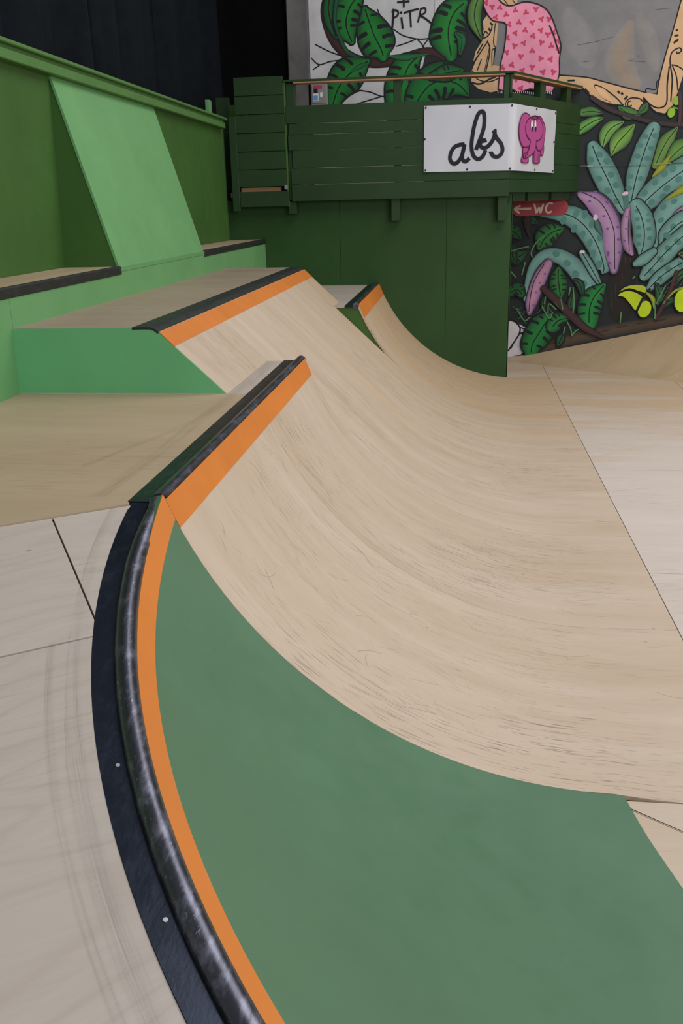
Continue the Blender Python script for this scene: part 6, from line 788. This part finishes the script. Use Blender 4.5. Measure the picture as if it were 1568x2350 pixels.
box('white_label', -3.31, -3.185, YM-.158, YM-.155, 3.84, 4.0, M_WHITEINK, fb, 0); box('black_sticker', -3.29, -3.20, YM-.16, YM-.155, 4.01, 4.10, M_INK, fb, 0); box('white_label', -3.15, -3.09, YM-.16, YM-.155, 3.93, 4.02, M_WHITEINK, fb, 0)

# drapes hung along the far side of the side wall
def drape(y0, y1, label, seed, xb=-5.35):
    rnd = random.Random(seed); n = int((y1-y0)*16); rows = [[], []]
    ph = [rnd.random()*6 for _ in range(4)]
    nz = 7; rows = [[] for _ in range(nz)]
    for i in range(n+1):
        y = y0+(y1-y0)*i/n
        f = .13*math.sin(y*4.1+ph[0])+.08*math.sin(y*7.7+ph[1])+.03*math.sin(y*13.3+ph[2])
        for k in range(nz):
            q = k/(nz-1); rows[k].append((xb+f*(1.1-.35*q)+.02*math.sin(y*3+q*4+ph[3]), y+.04*math.sin(q*3+ph[3])*math.sin(y*2), 1.2+7.3*q))
    nc = n+1; vv = [p for r in rows for p in r]; fs = [(k*nc+i, k*nc+i+1, (k+1)*nc+i+1, (k+1)*nc+i) for k in range(nz-1) for i in range(n)]
    o = mesh('curtain', vv, fs, M_CURTAIN, None, None, True)
    md = o.modifiers.new('thickness', 'SOLIDIFY'); md.thickness = .006
    return tag(o, label, 'curtain', 'dark stage curtains above the side wall')
drape(5.0, 14.2, 'navy black curtain nearest the camera above the green wall', 3)
drape(14.25, 17.4, 'navy black curtain hanging between two others above the green wall', 5, -5.33)
drape(17.5, 22.3, 'grey black curtain hanging farthest back beside the gate', 8, -5.40)

# ================================================================ banner and sign
bn = thing('banner', (0, YF-.05, 2.18), 'white vinyl banner with black script and pink elephant on the balcony corner', 'banner')
e0, e1, e2, e3 = BANNER['edge']; w0, w1, w2, w3 = BANNER['edgew']
NB, MB_ = 20, 8; KX = CX0+.02
def wave(u, v): return .010*math.sin(u*5+v*2.1)+.008*math.sin(u*2.3-v*4.4)+.005*math.sin(u*11+v*7)
def ban(u, v, off=0.0):
    """u along the banner (0 at its start, 1 at the balcony corner, 2 at its end), v from top to bottom"""
    if u <= 1:
        x = e0[0]+(KX-e0[0])*u; zt_, zb_ = e0[1]+(e1[1]-e0[1])*u, e3[1]+(e2[1]-e3[1])*u
        return (x, YF-.028-off-wave(u*1.7, v)*(1-u*.6), zt_+(zb_-zt_)*v)
    t = (u-1)*(w1[0]); zt_, zb_ = e1[1]+(w1[1]-e1[1])*(u-1), e2[1]+(w2[1]-e2[1])*(u-1)
    d = .028+off+wave(u*1.7, v)*.8*min(1, (u-1)*4)
    return (KX+WD[0]*t+WN[0]*d*.98, YF-.028+WD[1]*t+WN[1]*(d-.02), zt_+(zb_-zt_)*v)
us = [i/NB for i in range(NB+1)]+[1+i/12 for i in range(1, 13)]
vv = [ban(u, k/MB_) for u in us for k in range(MB_+1)]; nb = MB_+1
mesh('vinyl_sheet', vv, [(i*nb+k, i*nb+k+1, (i+1)*nb+k+1, (i+1)*nb+k) for i in range(len(us)-1) for k in range(MB_)], M_BANNER, bn, None, True)
def flat_front(x, z, off):
    u = (x-e0[0])/(KX-e0[0]); return ban(u, (e0[1]-z)/(e0[1]-e3[1]), .004+off-.003) if u <= 1 else (x, YF-.06, z)
def flat_wing(t, z, off):
    off += .012
    u = 1+t/w1[0]; zt_, zb_ = e1[1]+(w1[1]-e1[1])*(u-1), e2[1]+(w2[1]-e2[1])*(u-1)
    return ban(max(1.0, u), (zt_-z)/(zt_-zb_), .004+off-.003)
STEP[0] = .0011
def printed(name, prims, mat, to3, label=None):
    LAYER[0] = 0; return paint_part(name, prims, label, bn, to3, mat)
Z0 = (0, 0, 0)
for l in BANNER['letters']: printed('script_letter', [('s', l, .075, Z0)], M_INK, flat_front)
LB = [0]
def emblem(name, polys, strokes, matp, base):
    root = None
    for p in polys:
        LAYER[0] = base; o = paint_part(name, [('p', p, Z0, 1)], None, bn, flat_wing, matp); root = root or o
    return root
emblem('elephant_leg', [BANNER['leg1'], BANNER['leg2'], BANNER['leg3']], [], M_PINK, 4)
emblem('elephant_ear', [BANNER['ear1'], BANNER['ear2']], [], M_PINK, 8); emblem('elephant_head', [BANNER['head']], [], M_PINK, 12); emblem('elephant_trunk', [BANNER['trunk']], [], M_PINK, 16)
emblem('elephant_eye', BANNER['eyes'], [], M_WHITEINK, 20); emblem('elephant_pupil', BANNER['pups'], [], M_INK, 24)
LAYER[0] = 14
def outline(k, skip=None):
    p = BANNER[k]; return ('s', list(p)+[p[0]], .022, Z0)
for k, b in (('leg1', 5), ('leg2', 5), ('leg3', 5), ('ear1', 9), ('ear2', 9), ('head', 13)):
    LAYER[0] = b; paint_part('outline', [outline(k)], None, bn, flat_wing, M_PINKDARK)
LAYER[0] = 17; paint_part('outline', [('s', BANNER['trunk'][1:9], .022, Z0)], None, bn, flat_wing, M_PINKDARK)
for l in BANNER['brow']+BANNER['crown']:
    LAYER[0] = 26; paint_part('outline', [('s', l, .018, Z0)], None, bn, flat_wing, M_PINKDARK)
for u, v in ((.02, .03), (.52, .03), (.99, .03), (1.5, .03), (1.97, .04), (.01, .5), (.02, .97), (.5, .97), (.99, .97), (1.5, .97), (1.97, .97), (1.97, .5)):
    p = ban(u, v, .006); d = .02
    mesh('grommet', [(p[0]+d*math.cos(q), p[1]-.004+dy, p[2]+d*math.sin(q)) for dy in (0, .008) for q in [k*math.pi/4 for k in range(8)]], [tuple(range(8)), tuple(range(15, 7, -1))]+[(k, (k+1) % 8, 8+(k+1) % 8, 8+k) for k in range(8)], M_INK, bn)

sg = thing('toilet_sign', (1.9, YM-.06, 1.25), 'red rounded sign with arrow and WC letters below the balcony', 'sign')
plate('sign_board', [(x, YM-.08, z) for x, z in spline(SIGN['board'], 3, True)], .025, M_RED, sg, (1, 0, 0), (0, 0, 1), (0, 1, 0))
LAYER[0] = 0
def on_sign(x, z, off): return (x, YM-.082-off, z)
ST = SIGN['strokes']
paint_part('arrow', [('s', ST[0], .045, Z0), ('s', ST[1], .045, Z0)], None, sg, on_sign, M_CREAM)
paint_part('letter', [('s', (a, b), .045, Z0) for a, b in zip(ST[2], ST[2][1:])], None, sg, on_sign, M_CREAM)
paint_part('letter', [('s', ST[3], .045, Z0)], None, sg, on_sign, M_CREAM)
